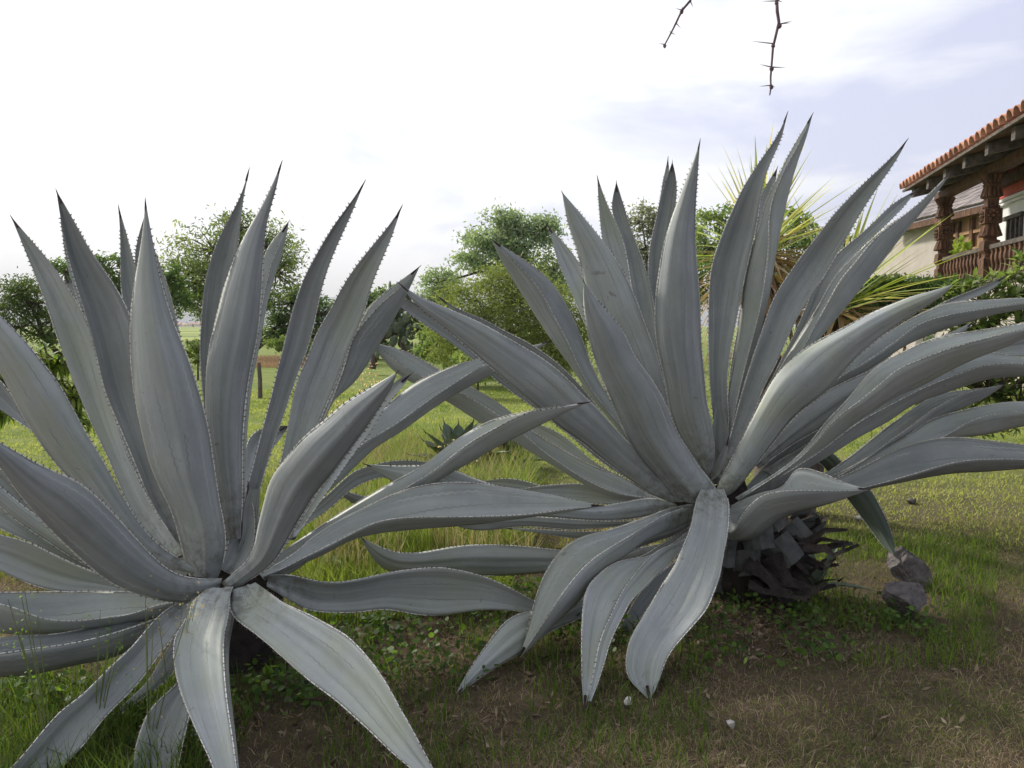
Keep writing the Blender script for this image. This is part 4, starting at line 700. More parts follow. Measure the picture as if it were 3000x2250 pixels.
# ---------------------------------------------------------------- yuccas
def blade_mesh(L, w, c0, c1, bend=.1, n=5):
    V, F, C = [], [], []
    for i in range(n+1):
        t = i/n; ww = w*.5*(1-t**2.5)*(.6+.4*min(1, t*4)); z = -bend*L*t*t
        V += [(-ww, L*t, z+ww*.4), (0, L*t, z), (ww, L*t, z+ww*.4)]; C += [tuple(np.array(c0)*(1-t)+np.array(c1)*t)]*3
    for i in range(n):
        q = 3*i; F += [(q, q+1, q+4, q+3), (q+1, q+2, q+5, q+4)]
    return np_mesh('leaf', V, [np.array(F)], True, col=np.array(C))
gy = [blade_mesh(.62, .024, (.30,.38,.14), (.34,.38,.16), .03), blade_mesh(.62, .024, (.52,.51,.20), (.50,.44,.22), .08), blade_mesh(.62, .024, (.13,.19,.04), (.26,.27,.06), .05)]
dy = [blade_mesh(.62, .022, (.50,.38,.22), (.42,.34,.30), .06), blade_mesh(.6, .02, (.34,.24,.17), (.36,.28,.25), .1), blade_mesh(.6, .03, (.38,.29,.14), (.32,.23,.14), .5), blade_mesh(.6, .028, (.30,.20,.12), (.34,.27,.22), .25), blade_mesh(.55, .03, (.44,.33,.14), (.28,.19,.11), .9), blade_mesh(.5, .03, (.16,.10,.06), (.22,.15,.10), .6)]
def yucca(label, px, py, Y, ng, ndd, s0, seed, trunk_base, bias=Vector((0, 0, 0))):
    g = random.Random(seed); c = at(px, py, Y); b = at(*trunk_base, Y); b.z = 0
    o = thing('yucca', b, label, 'yucca', 'spiky yuccas behind the right agave')
    mb = MB(); mb.tube([Vector((b.x, Y, -.05)), (b+c)/2+Vector((.04, 0, 0)), c-Vector((0, 0, .05))], [.12, .09, .07], 9); mb.build('trunk', M['bark'], o, True)
    for kind, n, ms in (('leaf', ng, gy), ('dead_leaf', ndd, dy)):
        for i in range(n):
            a = g.uniform(0, 2*math.pi)
            el = g.uniform(0, 1.5) if kind == 'leaf' else (g.uniform(-.35, .4) if i % 5 < 3 else g.uniform(-1.4, -.2))
            d = (Vector((math.cos(a)*math.cos(el), math.sin(a)*math.cos(el), math.sin(el)))+bias).normalized()
            x = d.cross(Vector((g.uniform(-.2, .2), g.uniform(-.2, .2), 1))).normalized(); z = x.cross(d)
            if z.z < 0: x, z = -x, -z
            mt = Matrix((x, d, z)).transposed().to_4x4()
            mt.translation = c+Vector((0, 0, g.uniform(-.04, .06) if kind == 'leaf' else -g.uniform(0, .45)*abs(el)))
            e = new_obj(kind, g.choice(ms), o, M['dry'] if kind != 'leaf' else M['foliage']); e.matrix_basis = mt @ Matrix.Scale(s0*g.uniform(.6, 1.35), 4)
yucca('tall yucca with spiky yellow-green head and brown skirt behind the upright right agave leaves', 2225, 745, 5.2, 95, 190, .98, 41, (2260, 1400))
yucca('lower yucca head with yellow-green leaves pointing at the house, right of the taller one', 2450, 905, 5.4, 55, 80, 1.1, 42, (2330, 1400), Vector((.35, -.1, .1)))
# ---------------------------------------------------------------- prickly pear
def pear(px, py, Y):
    o = thing('prickly_pear', at(px, 1060, Y)*1, 'dark prickly pear cactus with flat round pads and a black arching stem', 'cactus'); g = random.Random(5); k = Y/FPX
    pads = []
    for i in range(110):
        x = px+g.gauss(0, 42); y = py+g.gauss(0, 38); pads.append((x, y))
    base = MB(); base.ball((0, 0, 0), (.5, .09, .62), 10, 7); pm = base.mesh('pad', True)
    for x, y in pads:
        if y > 1050: continue
        e = new_obj('pad', pm, o, M['cactus']); e.matrix_basis = Matrix.Translation(at(x, y, Y+g.uniform(-.5, .5))) @ Matrix.Rotation(g.uniform(-1.5, 1.5), 4, 'Z') @ Matrix.Rotation(g.uniform(-.8, .8), 4, 'Y') @ Matrix.Scale(k*g.uniform(18, 27), 4)
    mb = MB(); mb.tube([at(1090, 1080, Y), at(1105, 1010, Y), at(1130, 978, Y), at(1180, 972, Y), at(1200, 960, Y)], [.10, .09, .09, .07, .05], 8)
    mb.tube([at(1190, 1060, Y), at(1180, 1000, Y), at(1175, 950, Y), at(1160, 930, Y)], [.1, .08, .06, .05], 7); mb.build('stem', M['bark'], o, True)
pear(1195, 955, 21)
def rubble(name, label, cat, px, py, Y, wpx, hpx, n, seed, mat='rock'):
    g = random.Random(seed); k = Y/FPX; b = at(px, py, Y); b.z = 0; o = thing(name, b, label, cat); random.seed(seed)
    for i in range(n):
        mb = MB(); r_ = hpx*k*g.uniform(.35, .7); mb.ball(b+Vector((g.uniform(-.5, .5)*wpx*k, g.uniform(-.2, .2), r_*.5+g.uniform(0, hpx*k*.3))), (r_*1.4, r_, r_*.7), 8, 5, .16); mb.build('stone', M[mat], o)
rubble('stone_heap', 'low grey heap of stones on the lawn beyond the prickly pear', 'stones', 1245, 1040, 32, 80, 14, 9, 3)
# fence posts
for i, (px, yb, yt, label) in enumerate(((762, 1163, 1062, 'grey split wooden post standing on the lawn behind the left agave'), (1102, 1070, 1030, 'thin wooden post below the prickly pear'), (1303, 1085, 980, 'tall thin grey stake beside the pale green bush'))):
    Yp = H*FPX/(yb-955.0); b = at(px, yb, Yp); b.z = 0; t_ = at(px-4, yt, Yp)
    w = (.045, .04, .035)[i]
    o = MB().tube([b-Vector((0, 0, .05)), (b+t_)/2+Vector((.01, 0, 0)), t_], [w, w*.9, w*.8], 6).build('fence_post', M['graywood'], None, False)
    tag(o, label, 'post', 'wooden posts')
# ---------------------------------------------------------------- the house
Dv = Vector((.2149, .9766, 0)); Nv = Vector((-.9766, .2149, 0)); P1 = Vector((12.23, 22.8, 0))
def hp(s, n, z): return P1 - Dv*s + Nv*n + Vector((0, 0, z))
HS = thing('porch_house', hp(4, -3, 0), 'whitewashed house with a red tiled porch roof on carved wooden posts', 'house')
ex, ey = -Dv, Nv
def hb(name, s0, s1, n0, n1, z0, z1, mat, parent=None):
    return MB().box(hp(s0, n0, z0), ex*(s1-s0), ey*(n1-n0), Vector((0, 0, z1-z0))).build(name, M[mat], parent or HS)
hb('terrace_wall', -1.5, 15, -1.5, .25, -.1, 2.3, 'beige'); hb('porch_floor', -1.5, 15, -1.5, .35, 2.302, 2.36, 'graywood')
wl = hb('wall', -.4, 15, -6, -1.5, -.1, 4.85, 'white'); hb('painted_band', -.42, 15, -1.502, -1.44, 4.852, 5.6, 'red')
for i, z in enumerate((4.62, 4.71)): hb('moulding', -.43, 15, -1.498, -1.40+.03*i, z, z+.075, 'white')
for s in (.45, 4.2):
    w = hb('window', s, s+.95, -1.497, -1.47, 3.48, 4.16, 'glass')
    hb('lintel', s-.2, s+1.15, -1.498, -1.36, 4.17, 4.27, 'graywood', w)
    for a in (0, .3, .62, .87): hb('bar', s+a, s+a+.08, -1.468, -1.42, 3.48, 4.165, 'graywood', w)
    hb('sill', s-.05, s+1.0, -1.498, -1.38, 3.42, 3.475, 'white', w)
hb('beam', -.55, 15, -.14, .14, 4.90, 5.10, 'wood'); hb('beam', -.3, 15, -1.44, -1.22, 5.1, 5.36, 'wood')
sl15 = math.tan(math.radians(13))
for k in range(11):
    s = .3+1.42*k; mb = MB()
    mb.box(hp(s-.1, .93, 4.90), ex*.2, -ey*2.35+Vector((0, 0, 2.35*sl15)), Vector((0, 0, .25))); mb.build('rafter', M['graywood'], HS)
n_pl = 7
for k in range(n_pl):
    n0 = 1.0-k*.36; mb = MB(); mb.box(hp(-.3, n0, 5.155+(1-n0)*sl15), ex*15.6, -ey*.352+Vector((0, 0, .352*sl15)), Vector((0, 0, .035))); mb.build('soffit_board', M['wood'], HS)
MB().box(hp(-.3, 1.06, 5.142), ex*15.6, -ey*.05, Vector((0, 0, .06))).build('eave_board', M['graywood'], HS)
MB().box(hp(-.3, 1.0, 5.205), ex*15.6, -ey*5.2+Vector((0, 0, 5.2*sl15)), Vector((0, 0, .04))).build('roof', M['tile'], HS)
tm = MB(); nseg = 6; n0_ = 0
for li, rr_ in ((0, .168), (1, .145)):
    for yy, tap in ((0, 1.0), (.45, .82)):
        for j in range(nseg+1):
            w = math.pi*j/nseg; tm.v.append(Vector((math.cos(w)*rr_*tap, yy, math.sin(w)*rr_*tap*1.05)))
q = nseg+1
for j in range(nseg):
    tm.f += [(j, j+1, q+j+1, q+j), (2*q+j, 3*q+j, 3*q+j+1, 2*q+j+1), (j, 2*q+j, 2*q+j+1, j+1)]
tmesh = tm.mesh('roof_tile', True); g = random.Random(9)
dn = (-ey+Vector((0, 0, sl15))).normalized(); up_ = ex.cross(dn).normalized(); up_ = up_ if up_.z > 0 else -up_
for row in range(4):
    for i in range(44):
        s = -.2+i*.345; e = new_obj('roof_tile', tmesh, HS, M['tile'])
        m3 = Matrix((ex, dn, up_)).transposed().to_4x4(); m3.translation = hp(s+g.uniform(-.012, .012), 1.12, 5.235)+dn*(row*.38)+Vector((0, 0, .012*row+g.uniform(-.006, .006)))
        e.matrix_basis = m3 @ Matrix.Rotation(g.uniform(-.06, .06), 4, 'Z') @ Matrix.Rotation(g.uniform(-.03, .03), 4, 'X') @ Matrix.Scale(g.uniform(.93, 1.05), 4)
for pi_, s in enumerate((0, 3.58, 7.16)):
    c = hp(s, 0, 0)
    po = MB().stack(c, ex, ey, [(2.36, .17), (2.9, .17), (2.95, .13), (3.02, .13), (3.1, .19), (3.33, .17), (3.36, .11), (3.43, .11)]).build('post', M['wood'], HS)
    MB().stack(c, ex, ey, [(3.43, .20), (3.55, .16), (3.70, .13), (3.72, .13), (3.74, .19), (4.08, .19), (4.10, .13), (4.16, .13)]).build('carved_block', M['wood'], po)
    cp = MB().stack(c, ex, ey, [(4.16, .12), (4.34, .13), (4.36, .175), (4.6, .13), (4.63, .15), (4.68, .15), (4.70, .13), (4.90, .20)]); cp.build('capital', M['wood'], po)
    fl = MB()
    for a in range(4):
        ux, uy = ((ex, ey), (-ex, -ey), (ey, -ex), (-ey, ex))[a]
        for j in (-1, 0, 1):
            fl.tube([c+uy*.18+ux*j*.10+Vector((0, 0, 4.37)), c+uy*.135+ux*j*.075+Vector((0, 0, 4.6))], [.045, .034], 6)
            fl.tube([c+uy*.135+ux*j*.075+Vector((0, 0, 4.70)), c+uy*.20+ux*j*.115+Vector((0, 0, 4.89))], [.034, .048], 6)
            fl.tube([c+uy*.12+ux*j*.08+Vector((0, 0, 3.72)), c+uy*.19+ux*j*.12+Vector((0, 0, 3.44))], [.03, .045], 6)
        for j in range(4):
            fl.ball(c+uy*.14+ux*(j-1.5)*.075+Vector((0, 0, 4.655)), .036, 6, 4); fl.ball(c+uy*.13+ux*(j-1.5)*.075+Vector((0, 0, 4.13)), .038, 6, 4)
    fl.build('fluting', M['wood'], po)['kind'] = 'stuff'
    ro = MB()
    for uy in (ey, ex):
        ux = uy.cross(Vector((0, 0, 1)))
        cc = c+uy*.2+Vector((0, 0, 3.91)); ro.ball(cc, .05, 8, 5)
        for j in range(8):
            w = j*math.pi/4; ro.ball(cc+(ux*math.cos(w)+Vector((0, 0, math.sin(w))))*.105, .042, 6, 4)
    ro.build('rosette', M['wood'], po)['kind'] = 'stuff'
for (s0, s1) in ((.17, 3.41), (3.75, 6.99), (7.33, 10.6)):
    hb('handrail', s0, s1, -.08, .08, 3.12, 3.22, 'graywood'); hb('bottom_rail', s0, s1, -.05, .05, 2.40, 2.47, 'graywood')
    n_ = 12; bm_ = MB().stack((0, 0), ex, ey, [(2.47, .05), (2.55, .062), (2.68, .034), (2.75, .034), (2.86, .06), (2.95, .06), (3.03, .045), (3.12, .06)]).mesh('baluster')
    for i in range(n_):
        e = new_obj('baluster', bm_, HS, M['wood']); p = hp(s0+(i+.5)*(s1-s0)/n_, 0, 0); e.matrix_basis = Matrix.Translation(p)
# porch corner planks behind the first bay
# outbuilding
OB = thing('outbuilding', (15, 28, 0), 'beige outbuilding with a grey shingle roof behind the porch', 'building')
bx = lambda name, a, b, mat, par=None: MB().box(a, (b[0]-a[0], 0, 0), (0, b[1]-a[1], 0), (0, 0, b[2]-a[2])).build(name, M[mat], par or OB)
bx('wall', (15, 27.5, -.1), (20, 34, 5.12), 'beige')
wp = bx('timber_wall', (15.02, 25.2, -.1), (20, 27.49, 5.12), 'tanwood')
for y in (25.3, 26.1, 26.9, 27.3): bx('frame_post', (14.9, y, 2), (15.0, y+.16, 4.79), 'wood', wp)
for z in (3.2, 3.75, 4.3): bx('frame_rail', (14.93, 25.3, z), (14.995, 27.4, z+.1), 'tanwood', wp)
bx('fascia', (14.5, 24.8, 4.80), (14.62, 31.2, 5.02), 'wood'); 
ra = Vector((2.9, 0, 1.75)); MB().box(Vector((14.5, 24.8, 5.03)), ra, (0, 6.4, 0), (-.03, 0, .06)).build('roof', M['shingle'], OB)
shm = MB().box((0, 0, 0), (.40, 0, -.012), (0, .30, 0), (0, 0, .03)).mesh('shingle'); g = random.Random(4)
rn = ra.normalized(); rz = rn.cross(Vector((0, 1, 0))).normalized(); rz = rz if rz.z > 0 else -rz
for i in range(9):
    for j in range(20):
        e = new_obj('shingle', shm, OB, M['shingle']); m3 = Matrix((rn, Vector((0, 1, 0)), rz)).transposed().to_4x4()
        m3.translation = Vector((14.45, 24.82+j*.318+g.uniform(-.01, .01)+(i % 2)*.02, 5.06))+rn*(i*.37)+rz*(.03+g.uniform(0, .015)); e.matrix_basis = m3
db = bx('clerestory', (17.1, 26.3, 6.3), (17.9, 30.2, 7.1), 'graywood')
for k in range(6): bx('pane', (17.07, 26.45+k*.62, 6.5), (17.095, 26.9+k*.62, 6.95), 'glass', db)
tree('porch_shrub', 'bright yellow-green young shrub growing behind the porch rail between the two posts', 'shrub', [(2775,735,16,30),(2805,730,12,40),(2835,728,16,38),(2860,740,12,30)], 25, .10, 1300, (.20,.30,.04), (.36,.44,.08), [(2820,1090),(2820,900),(2820,780)], 71, tw=.04, hollow=.1)
# far town
g = random.Random(8)
for i in range(9):
    x0 = -620+i*16+g.uniform(-5, 5); Yt = 1500+g.uniform(-100, 100); h_ = g.uniform(3, 8); w_ = g.uniform(8, 20)
    x0 = (570-1500)/FPX*Yt + (i-4.5)*16
    b_ = thing('town_house', (x0, Yt, 0), 'tiny pale town house on the horizon beyond the fields', 'house', 'houses of the far town')
    MB().box((x0, Yt, -.1), (w_, 0, 0), (0, 10, 0), (0, 0, h_)).build('wall', M['far'], b_)
    mb = MB(); mb.v = [Vector(v) for v in ((x0-1, Yt-1, h_-.09), (x0+w_+1, Yt-1, h_-.09), (x0+w_+1, Yt+11, h_-.09), (x0-1, Yt+11, h_-.09), (x0, Yt+5, h_+2.5), (x0+w_, Yt+5, h_+2.5))]
    mb.f = [(0, 1, 5, 4), (1, 2, 5), (2, 3, 4, 5), (3, 0, 4), (0, 3, 2, 1)]; mb.build('roof', M['tile'], b_)
# invented thorn tree over the camera: real twigs, unseen crown shaped to shade the foreground
TT = tree('added_thorn_tree', 'added thorn tree, crown and trunk unseen above the viewer to shade the foreground, whose two bare twigs hang at the top', 'tree', [(0, 0, 1, 1)], 1.0, .04, 60, DG, YG, [(1500, 900), (1500, 800)], 51)
for c_ in list(TT.children): bpy.data.objects.remove(c_)
TT.location = (1.6, -2.6, 0); WL[TT.name] = Vector((1.6, -2.6, 0))
def overhead_shade():
    g = np.random.default_rng(3); C, col = [], []; mb = MB(); t0 = Vector((1.6, -2.6, -.05)); f0 = Vector((1.5, -2.4, 2.2))
    mb.tube([t0, Vector((1.65, -2.5, 1.1)), f0], [.2, .16, .13], 9)
    for (x, y, z, r_) in ((-2.4, -3.2, 4.6, 1.5), (-.6, -1.8, 4.9, 1.4), (1.2, -.7, 5.0, 1.4), (2.8, -1.8, 4.6, 1.5), (.4, -3.4, 5.2, 1.6), (3.8, -3.2, 4.4, 1.4), (-3.6, -1.8, 4.4, 1.2), (4.6, -1.0, 4.3, 1.2), (-3.6, 1.6, 4.6, 1.4), (-1.8, 1.8, 4.6, 1.3), (0, .9, 4.5, 1.3), (-4.8, 3.0, 5.0, 1.3)):
        c = Vector((x, y, z)); mb.tube([f0, (f0+c)/2+Vector((0, 0, .3)), c], [.09, .06, .03], 6)
        m = 2400; cl = nrm(g.normal(size=(60, 3)))*g.uniform(.3, 1, (60, 1))*np.array([r_, r_, r_*.5])+np.array(c)
        k = g.integers(0, 60, m); C.append(cl[k]+g.normal(size=(m, 3))*.17); f = g.random((m, 1)); col.append(np.array(DG)*(1-f)+np.array(MG)*f)
    C = np.vstack(C); V, F, cc = leaves(C, .07, len(C), np.vstack(col), 5, .4)
    new_obj('crown', np_mesh('crown', V, [F], False, col=cc), TT, M['foliage'])['kind'] = 'stuff'
    for e in ((1.05, 1.85, 2.62), (.42, 2.0, 2.5)): mb.tube([Vector((1.2, -.7, 4.6)), Vector((e[0], 1.0, 3.6)), Vector(e)], [.022, .013, .006], 6)
    mb.build('trunk', M['bark'], TT, True)
overhead_shade()
def twig(pts, Y, r0, thorns, end):
    P = [at(1900+x*.226, y*.226, Y) for x, y in pts]; P.append((P[-1]+Vector(end))/2); P.append(Vector(end))
    n = len(P); rad = [r0*(.35+.65*i/(n-1)) for i in range(n)]
    o = MB().tube(P, rad, 7).build('twig', M['twig'], TT, True)
    for (x, y, dx, dy) in thorns:
        c = at(1900+x*.226, y*.226, Y); e = at(1900+(x+dx)*.226, (y+dy)*.226, Y-.01)
        MB().tube([c, (c+e)/2, e], [.0014, .0009, .0002], 5).build('thorn', M['twig'], o)
        if abs(dx) > 60: MB().ball(c+Vector((0, 0, -.004)), (.0042, .0042, .005), 7, 5, .2).build('bud', M['twig'], o)
random.seed(2)
twig([(210,600),(215,570),(290,430),(350,310),(430,140),(540,10),(560,-80)], 1.9, .0038, [(210,575,-75,-10),(210,580,3,45),(290,425,60,25),(290,425,-20,-25),(360,305,58,60),(430,130,-75,-20),(430,130,15,-50),(545,20,30,70)], (.42, 2.0, 2.5))
twig([(1570,1235),(1585,1140),(1582,1000),(1592,880),(1612,620),(1635,520),(1675,350),(1690,290),(1668,150),(1662,0)], 1.7, .0042, [(1590,1105,-150,15),(1590,1105,48,28),(1600,870,170,8),(1595,870,-155,-35),(1615,565,-275,-30),(1690,312,150,-15),(1700,312,165,-40),(1660,12,-190,5),(1675,5,60,25)], (1.05, 1.85, 2.62))
# ---------------------------------------------------------------- haze
hz = MB().box((-15000, -60, -2), (30000, 0, 0), (0, 9800, 0), (0, 0, 420)).build('haze', None)
hm = bpy.data.materials.new('haze'); hm.use_nodes = True; t = hm.node_tree; t.nodes.clear()
ho = nd(t, 'ShaderNodeOutputMaterial'); pv = nd(t, 'ShaderNodeVolumePrincipled'); pv.inputs['Density'].default_value = .0002; pv.inputs['Color'].default_value = (1, 1, 1, 1)
t.links.new(pv.outputs[0], ho.inputs['Volume']); hz.data.materials.append(hm); tag(hz, 'thin blue haze over the plain', kind='stuff')
# ---------------------------------------------------------------- small agaves
def small_agave(label, base, n, L, w, seed, cols=None, el=(0.25, 1.35)):
    g = random.Random(seed); o = thing('small_agave', base, label, 'agave', 'small agaves between the big ones')
    for i in range(n):
        a = i*2.4+g.uniform(-.2, .2); e = el[0]+(el[1]-el[0])*(i/n)**.8; l_ = L*g.uniform(.8, 1.1)*(1-.15*i/n)
        d = Vector((math.cos(a)*math.cos(e), math.sin(a)*math.cos(e), math.sin(e))); x = d.cross(Vector((0, 0, 1))).normalized(); z = x.cross(d)
        V = []; F = []; m = 10
        for k in range(m+1):
            t = k/m; ww = w*.5*(math.sin(math.pi*min(1, .22+.78*t))**.8 if t < 1 else 0)*(1 if t > .02 else .9); ww = max(ww, .002)
            c = base+Vector((0, 0, .06))+d*l_*t-Vector((0, 0, .22*l_*t*t*math.cos(e)))
            for u in (-1, -.5, 0, .5, 1): V.append(c+x*ww*u*(1+.12*((k % 2)*2-1)*(abs(u) == 1))+z*ww*u*u*.45)
        for k in range(m):
            for j in range(4): q = k*5+j; F.append((q, q+1, q+6, q+5))
        mb = MB(); mb.v = V; mb.f = F; lo = mb.build('leaf', M['green_agave'], o, True)
        e2 = Vector(V[-3]); MB().tube([e2-d*.01, e2+d*.05], [.006, .0008], 5).build('terminal_spine', M['spine'], lo)
M['green_agave'] = simple('green_agave_skin', (.07, .10, .06), (.17, .205, .145), 6, .55, .3, .01)
b = at(1345, 1400, 6.6); b.z = 0
small_agave('green agave half hidden in tall grass between the two big agaves', b, 20, .62, .21, 1)
b = at(1500, 1345, 7.0); b.z = 0
small_agave('lower green agave in the grass behind the long crossing leaf', b, 16, .5, .13, 2)
b = at(2392, 1748, 3.72); b.z = 0
M['green_agave2'] = M['green_agave']
small_agave('young agave pup with thin leaves beside the stubs of the right trunk', b, 7, .30, .045, 3, el=(.15, 1.4))
# rocks
def rock(name, label, px, py, wpx, hpx, seed, mat='rock', grp=None, dz=0, lift=0):
    Y = H*FPX/(py-955.0) if not lift else lift; k = Y/FPX*1.42; b = at(px, py, Y); random.seed(seed)
    if not lift: b.z = float(gz(b.x, b.y))
    me = bpy.data.meshes.new(name); import bmesh
    bm = bmesh.new(); bmesh.ops.create_icosphere(bm, subdivisions=4, radius=1)
    for v in bm.verts:
        p = v.co.copy(); q = p
        for pl in range(13):
            rs = random.Random(seed*31+pl); nn = Vector((rs.gauss(0, 1), rs.gauss(0, 1), rs.gauss(0, .9))).normalized(); dd = rs.uniform(.32, .72)
            t_ = q.dot(nn)
            if t_ > dd: q = q-nn*(t_-dd)*.97
        from mathutils import noise as mn
        q = q+p*(.09*mn.noise(p*2.3+Vector((seed, 0, 0)))+.045*mn.noise(p*7+Vector((0, seed, 0))))
        v.co = Vector((q.x*wpx*k*.6, q.y*wpx*k*.5, (q.z+.72)*hpx*k*.62))
    bm.to_mesh(me); bm.free()
    o = new_obj(name, me, None, M[mat]); o.location = b; tag(o, label, 'rock', grp); return o
rock('rock', 'flat-topped brown rock, the lower of the two beside the right agave', 2652, 1832, 140, 85, 3, grp='rocks by the right agave')
rock('rock', 'pointed brown rock behind the flat-topped one', 2650, 1732, 95, 88, 6, grp='rocks by the right agave')
rock('pebble', 'small white stone in the dry grass at the bottom', 2140, 2165, 26, 24, 7, 'white_rock', 'small pale stones')
rock('pebble', 'small pale stone at the lower left foot of the longest hanging leaf', 1838, 2100, 20, 18, 8, 'white_rock', 'small pale stones')
rock('pebble', 'whitish stone on the lawn right of the dark drooping leaf', 2515, 1540, 30, 14, 9, 'white_rock', 'small pale stones')
rock('pebble', 'dark stone on the lawn right of the dark drooping leaf', 2668, 1490, 28, 16, 10, 'rock', 'small pale stones')
rock('rock', 'pinkish stone in the grass behind the left agave heart', 1010, 1500, 60, 50, 11, grp='pink stones in the grass')
rock('rock', 'lower pinkish stone in the grass nearer the long horizontal leaf', 955, 1530, 50, 40, 12, grp='pink stones in the grass')
# ---------------------------------------------------------------- grass and weeds
def blades(name, label, X, Yc, h, w, cols, mat, seed, lean=.5, curve=.5, lay=None, seedheads=False):
    g = np.random.default_rng(seed); n = len(X); base = np.stack([X, Yc, gz(X, Yc)-.004], 1)
    an = g.uniform(0, 2*np.pi, n); sd_ = np.stack([np.cos(an), np.sin(an), np.zeros(n)], 1)*(w[:, None]*.5)
    la = g.uniform(0, 2*np.pi, n); lm = np.abs(g.normal(0, lean, n)); ld = np.stack([np.cos(la)*lm, np.sin(la)*lm, np.ones(n)], 1); ld = nrm(ld)
    ld2 = ld+np.stack([np.cos(la), np.sin(la), -.6*np.ones(n)], 1)*(curve*g.uniform(.2, 1.4, n))[:, None]; ld2 = nrm(ld2)
    m = base+ld*h[:, None]*.5; tp = m+ld2*h[:, None]*.5
    V = np.stack([base-sd_, base+sd_, m+sd_*.8, m-sd_*.8, tp], 1).reshape(-1, 3); i = np.arange(n)*5
    me = np_mesh(name, V, [np.stack([i, i+1, i+2, i+3], 1), np.stack([i+3, i+2, i+4], 1)], False, col=np.repeat(cols, 5, 0))
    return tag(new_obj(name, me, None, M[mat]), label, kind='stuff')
def scatter(n, y0, y1, seed, p=1.0, xm=.70, x0=None, x1=None):
    g = np.random.default_rng(seed); u = g.random(n)
    Yc = (y0**(2-p)+(y1**(2-p)-y0**(2-p))*u)**(1/(2-p)) if p != 2 else y0*(y1/y0)**u
    X = g.uniform(-1, 1, n)*(Yc*xm+.15) if x0 is None else g.uniform(x0, x1, n)*Yc/FPX
    return X, Yc, g
def mixc(f, a, b): return np.array(a)*(1-f[:, None])+np.array(b)*f[:, None]
def damp(X, Y):   # 1 under and between the agaves, 0 on open lawn
    d1 = np.hypot((X+.95)/1.35, (Y-2.9)/1.3); d2 = np.hypot((X-1.0)/1.5, (Y-3.6)/1.1)
    return np.clip(1.15-np.minimum(d1, d2), 0, 1)
# near dry thatch
X, Yc, g = scatter(270000, 1.75, 5.2, 1, p=0.6); dm = damp(X, Yc)
nz = value_noise(X, Yc, 2.2, 9); rightg = np.clip((X-.9)/1.6, 0, 1)
dry = np.clip(.84-.62*rightg-(nz-.5)*1.4-.25*(X < -.1), .1, 1)
isd = g.random(len(X)) < dry; den = g.random(len(X)) < (1-.75*np.clip(dm*1.6, 0, 1))
k = isd & den
blades('dry_grass', 'brown dry grass thatch over the near ground', X[k], Yc[k], g.uniform(.015, .07, k.sum()), g.uniform(.0011, .0024, k.sum()), mixc(np.clip(g.normal(.45, .3, k.sum()), 0, 1), (.17, .125, .08), (.50, .40, .26)), 'dry', 2, lean=1.6, curve=1.0)
k = (~isd) & den
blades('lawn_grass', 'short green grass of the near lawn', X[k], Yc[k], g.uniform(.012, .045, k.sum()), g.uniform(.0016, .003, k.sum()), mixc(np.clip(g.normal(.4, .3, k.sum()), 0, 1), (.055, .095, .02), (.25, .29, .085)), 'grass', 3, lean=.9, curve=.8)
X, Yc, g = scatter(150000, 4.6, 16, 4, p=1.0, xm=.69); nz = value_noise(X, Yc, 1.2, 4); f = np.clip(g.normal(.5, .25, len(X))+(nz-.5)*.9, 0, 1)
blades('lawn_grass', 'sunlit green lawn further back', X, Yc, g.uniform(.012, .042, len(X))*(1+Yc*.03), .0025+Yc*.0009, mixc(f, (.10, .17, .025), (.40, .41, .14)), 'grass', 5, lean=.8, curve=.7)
# tall grass between the plants and at the left edge
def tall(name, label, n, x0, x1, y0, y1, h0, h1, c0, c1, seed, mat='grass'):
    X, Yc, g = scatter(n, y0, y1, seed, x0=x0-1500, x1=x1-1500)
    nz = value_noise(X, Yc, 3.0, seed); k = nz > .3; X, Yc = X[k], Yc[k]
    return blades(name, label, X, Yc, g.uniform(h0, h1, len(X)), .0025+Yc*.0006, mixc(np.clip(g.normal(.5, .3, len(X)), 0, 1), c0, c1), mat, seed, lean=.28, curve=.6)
tall('tall_grass', 'tall bright grass between the two big agaves', 22000, 850, 1560, 4.3, 8.5, .12, .42, (.07, .13, .02), (.28, .36, .08), 21)
tall('tall_grass', 'grass tufts behind the left agave', 9000, -60, 1000, 3.9, 6.5, .06, .2, (.08, .13, .02), (.28, .32, .08), 22)
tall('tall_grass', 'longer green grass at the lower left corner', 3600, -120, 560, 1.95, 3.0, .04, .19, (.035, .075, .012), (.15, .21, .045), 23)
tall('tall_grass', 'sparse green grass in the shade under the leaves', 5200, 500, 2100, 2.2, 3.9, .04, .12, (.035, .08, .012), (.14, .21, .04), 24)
tall('tall_grass', 'green tufts around the rocks', 3600, 2350, 2950, 2.9, 4.8, .05, .12, (.05, .10, .015), (.18, .25, .05), 25)
tall('pink_grass', 'band of pinkish seeding grass at the lawn edge', 9000, 740, 1060, 25, 31, .12, .28, (.42, .27, .17), (.60, .42, .32), 26, 'dry')
tall('tall_grass', 'lush grass right behind the long crossing leaves', 9000, 880, 1500, 3.45, 4.6, .05, .2, (.08, .13, .02), (.30, .36, .09), 27)
tall('seeding_grass', 'straw-coloured seeding grass mixed into the tall grass', 5000, 900, 1560, 4.0, 8.0, .2, .5, (.30, .26, .14), (.5, .42, .26), 28, 'dry')
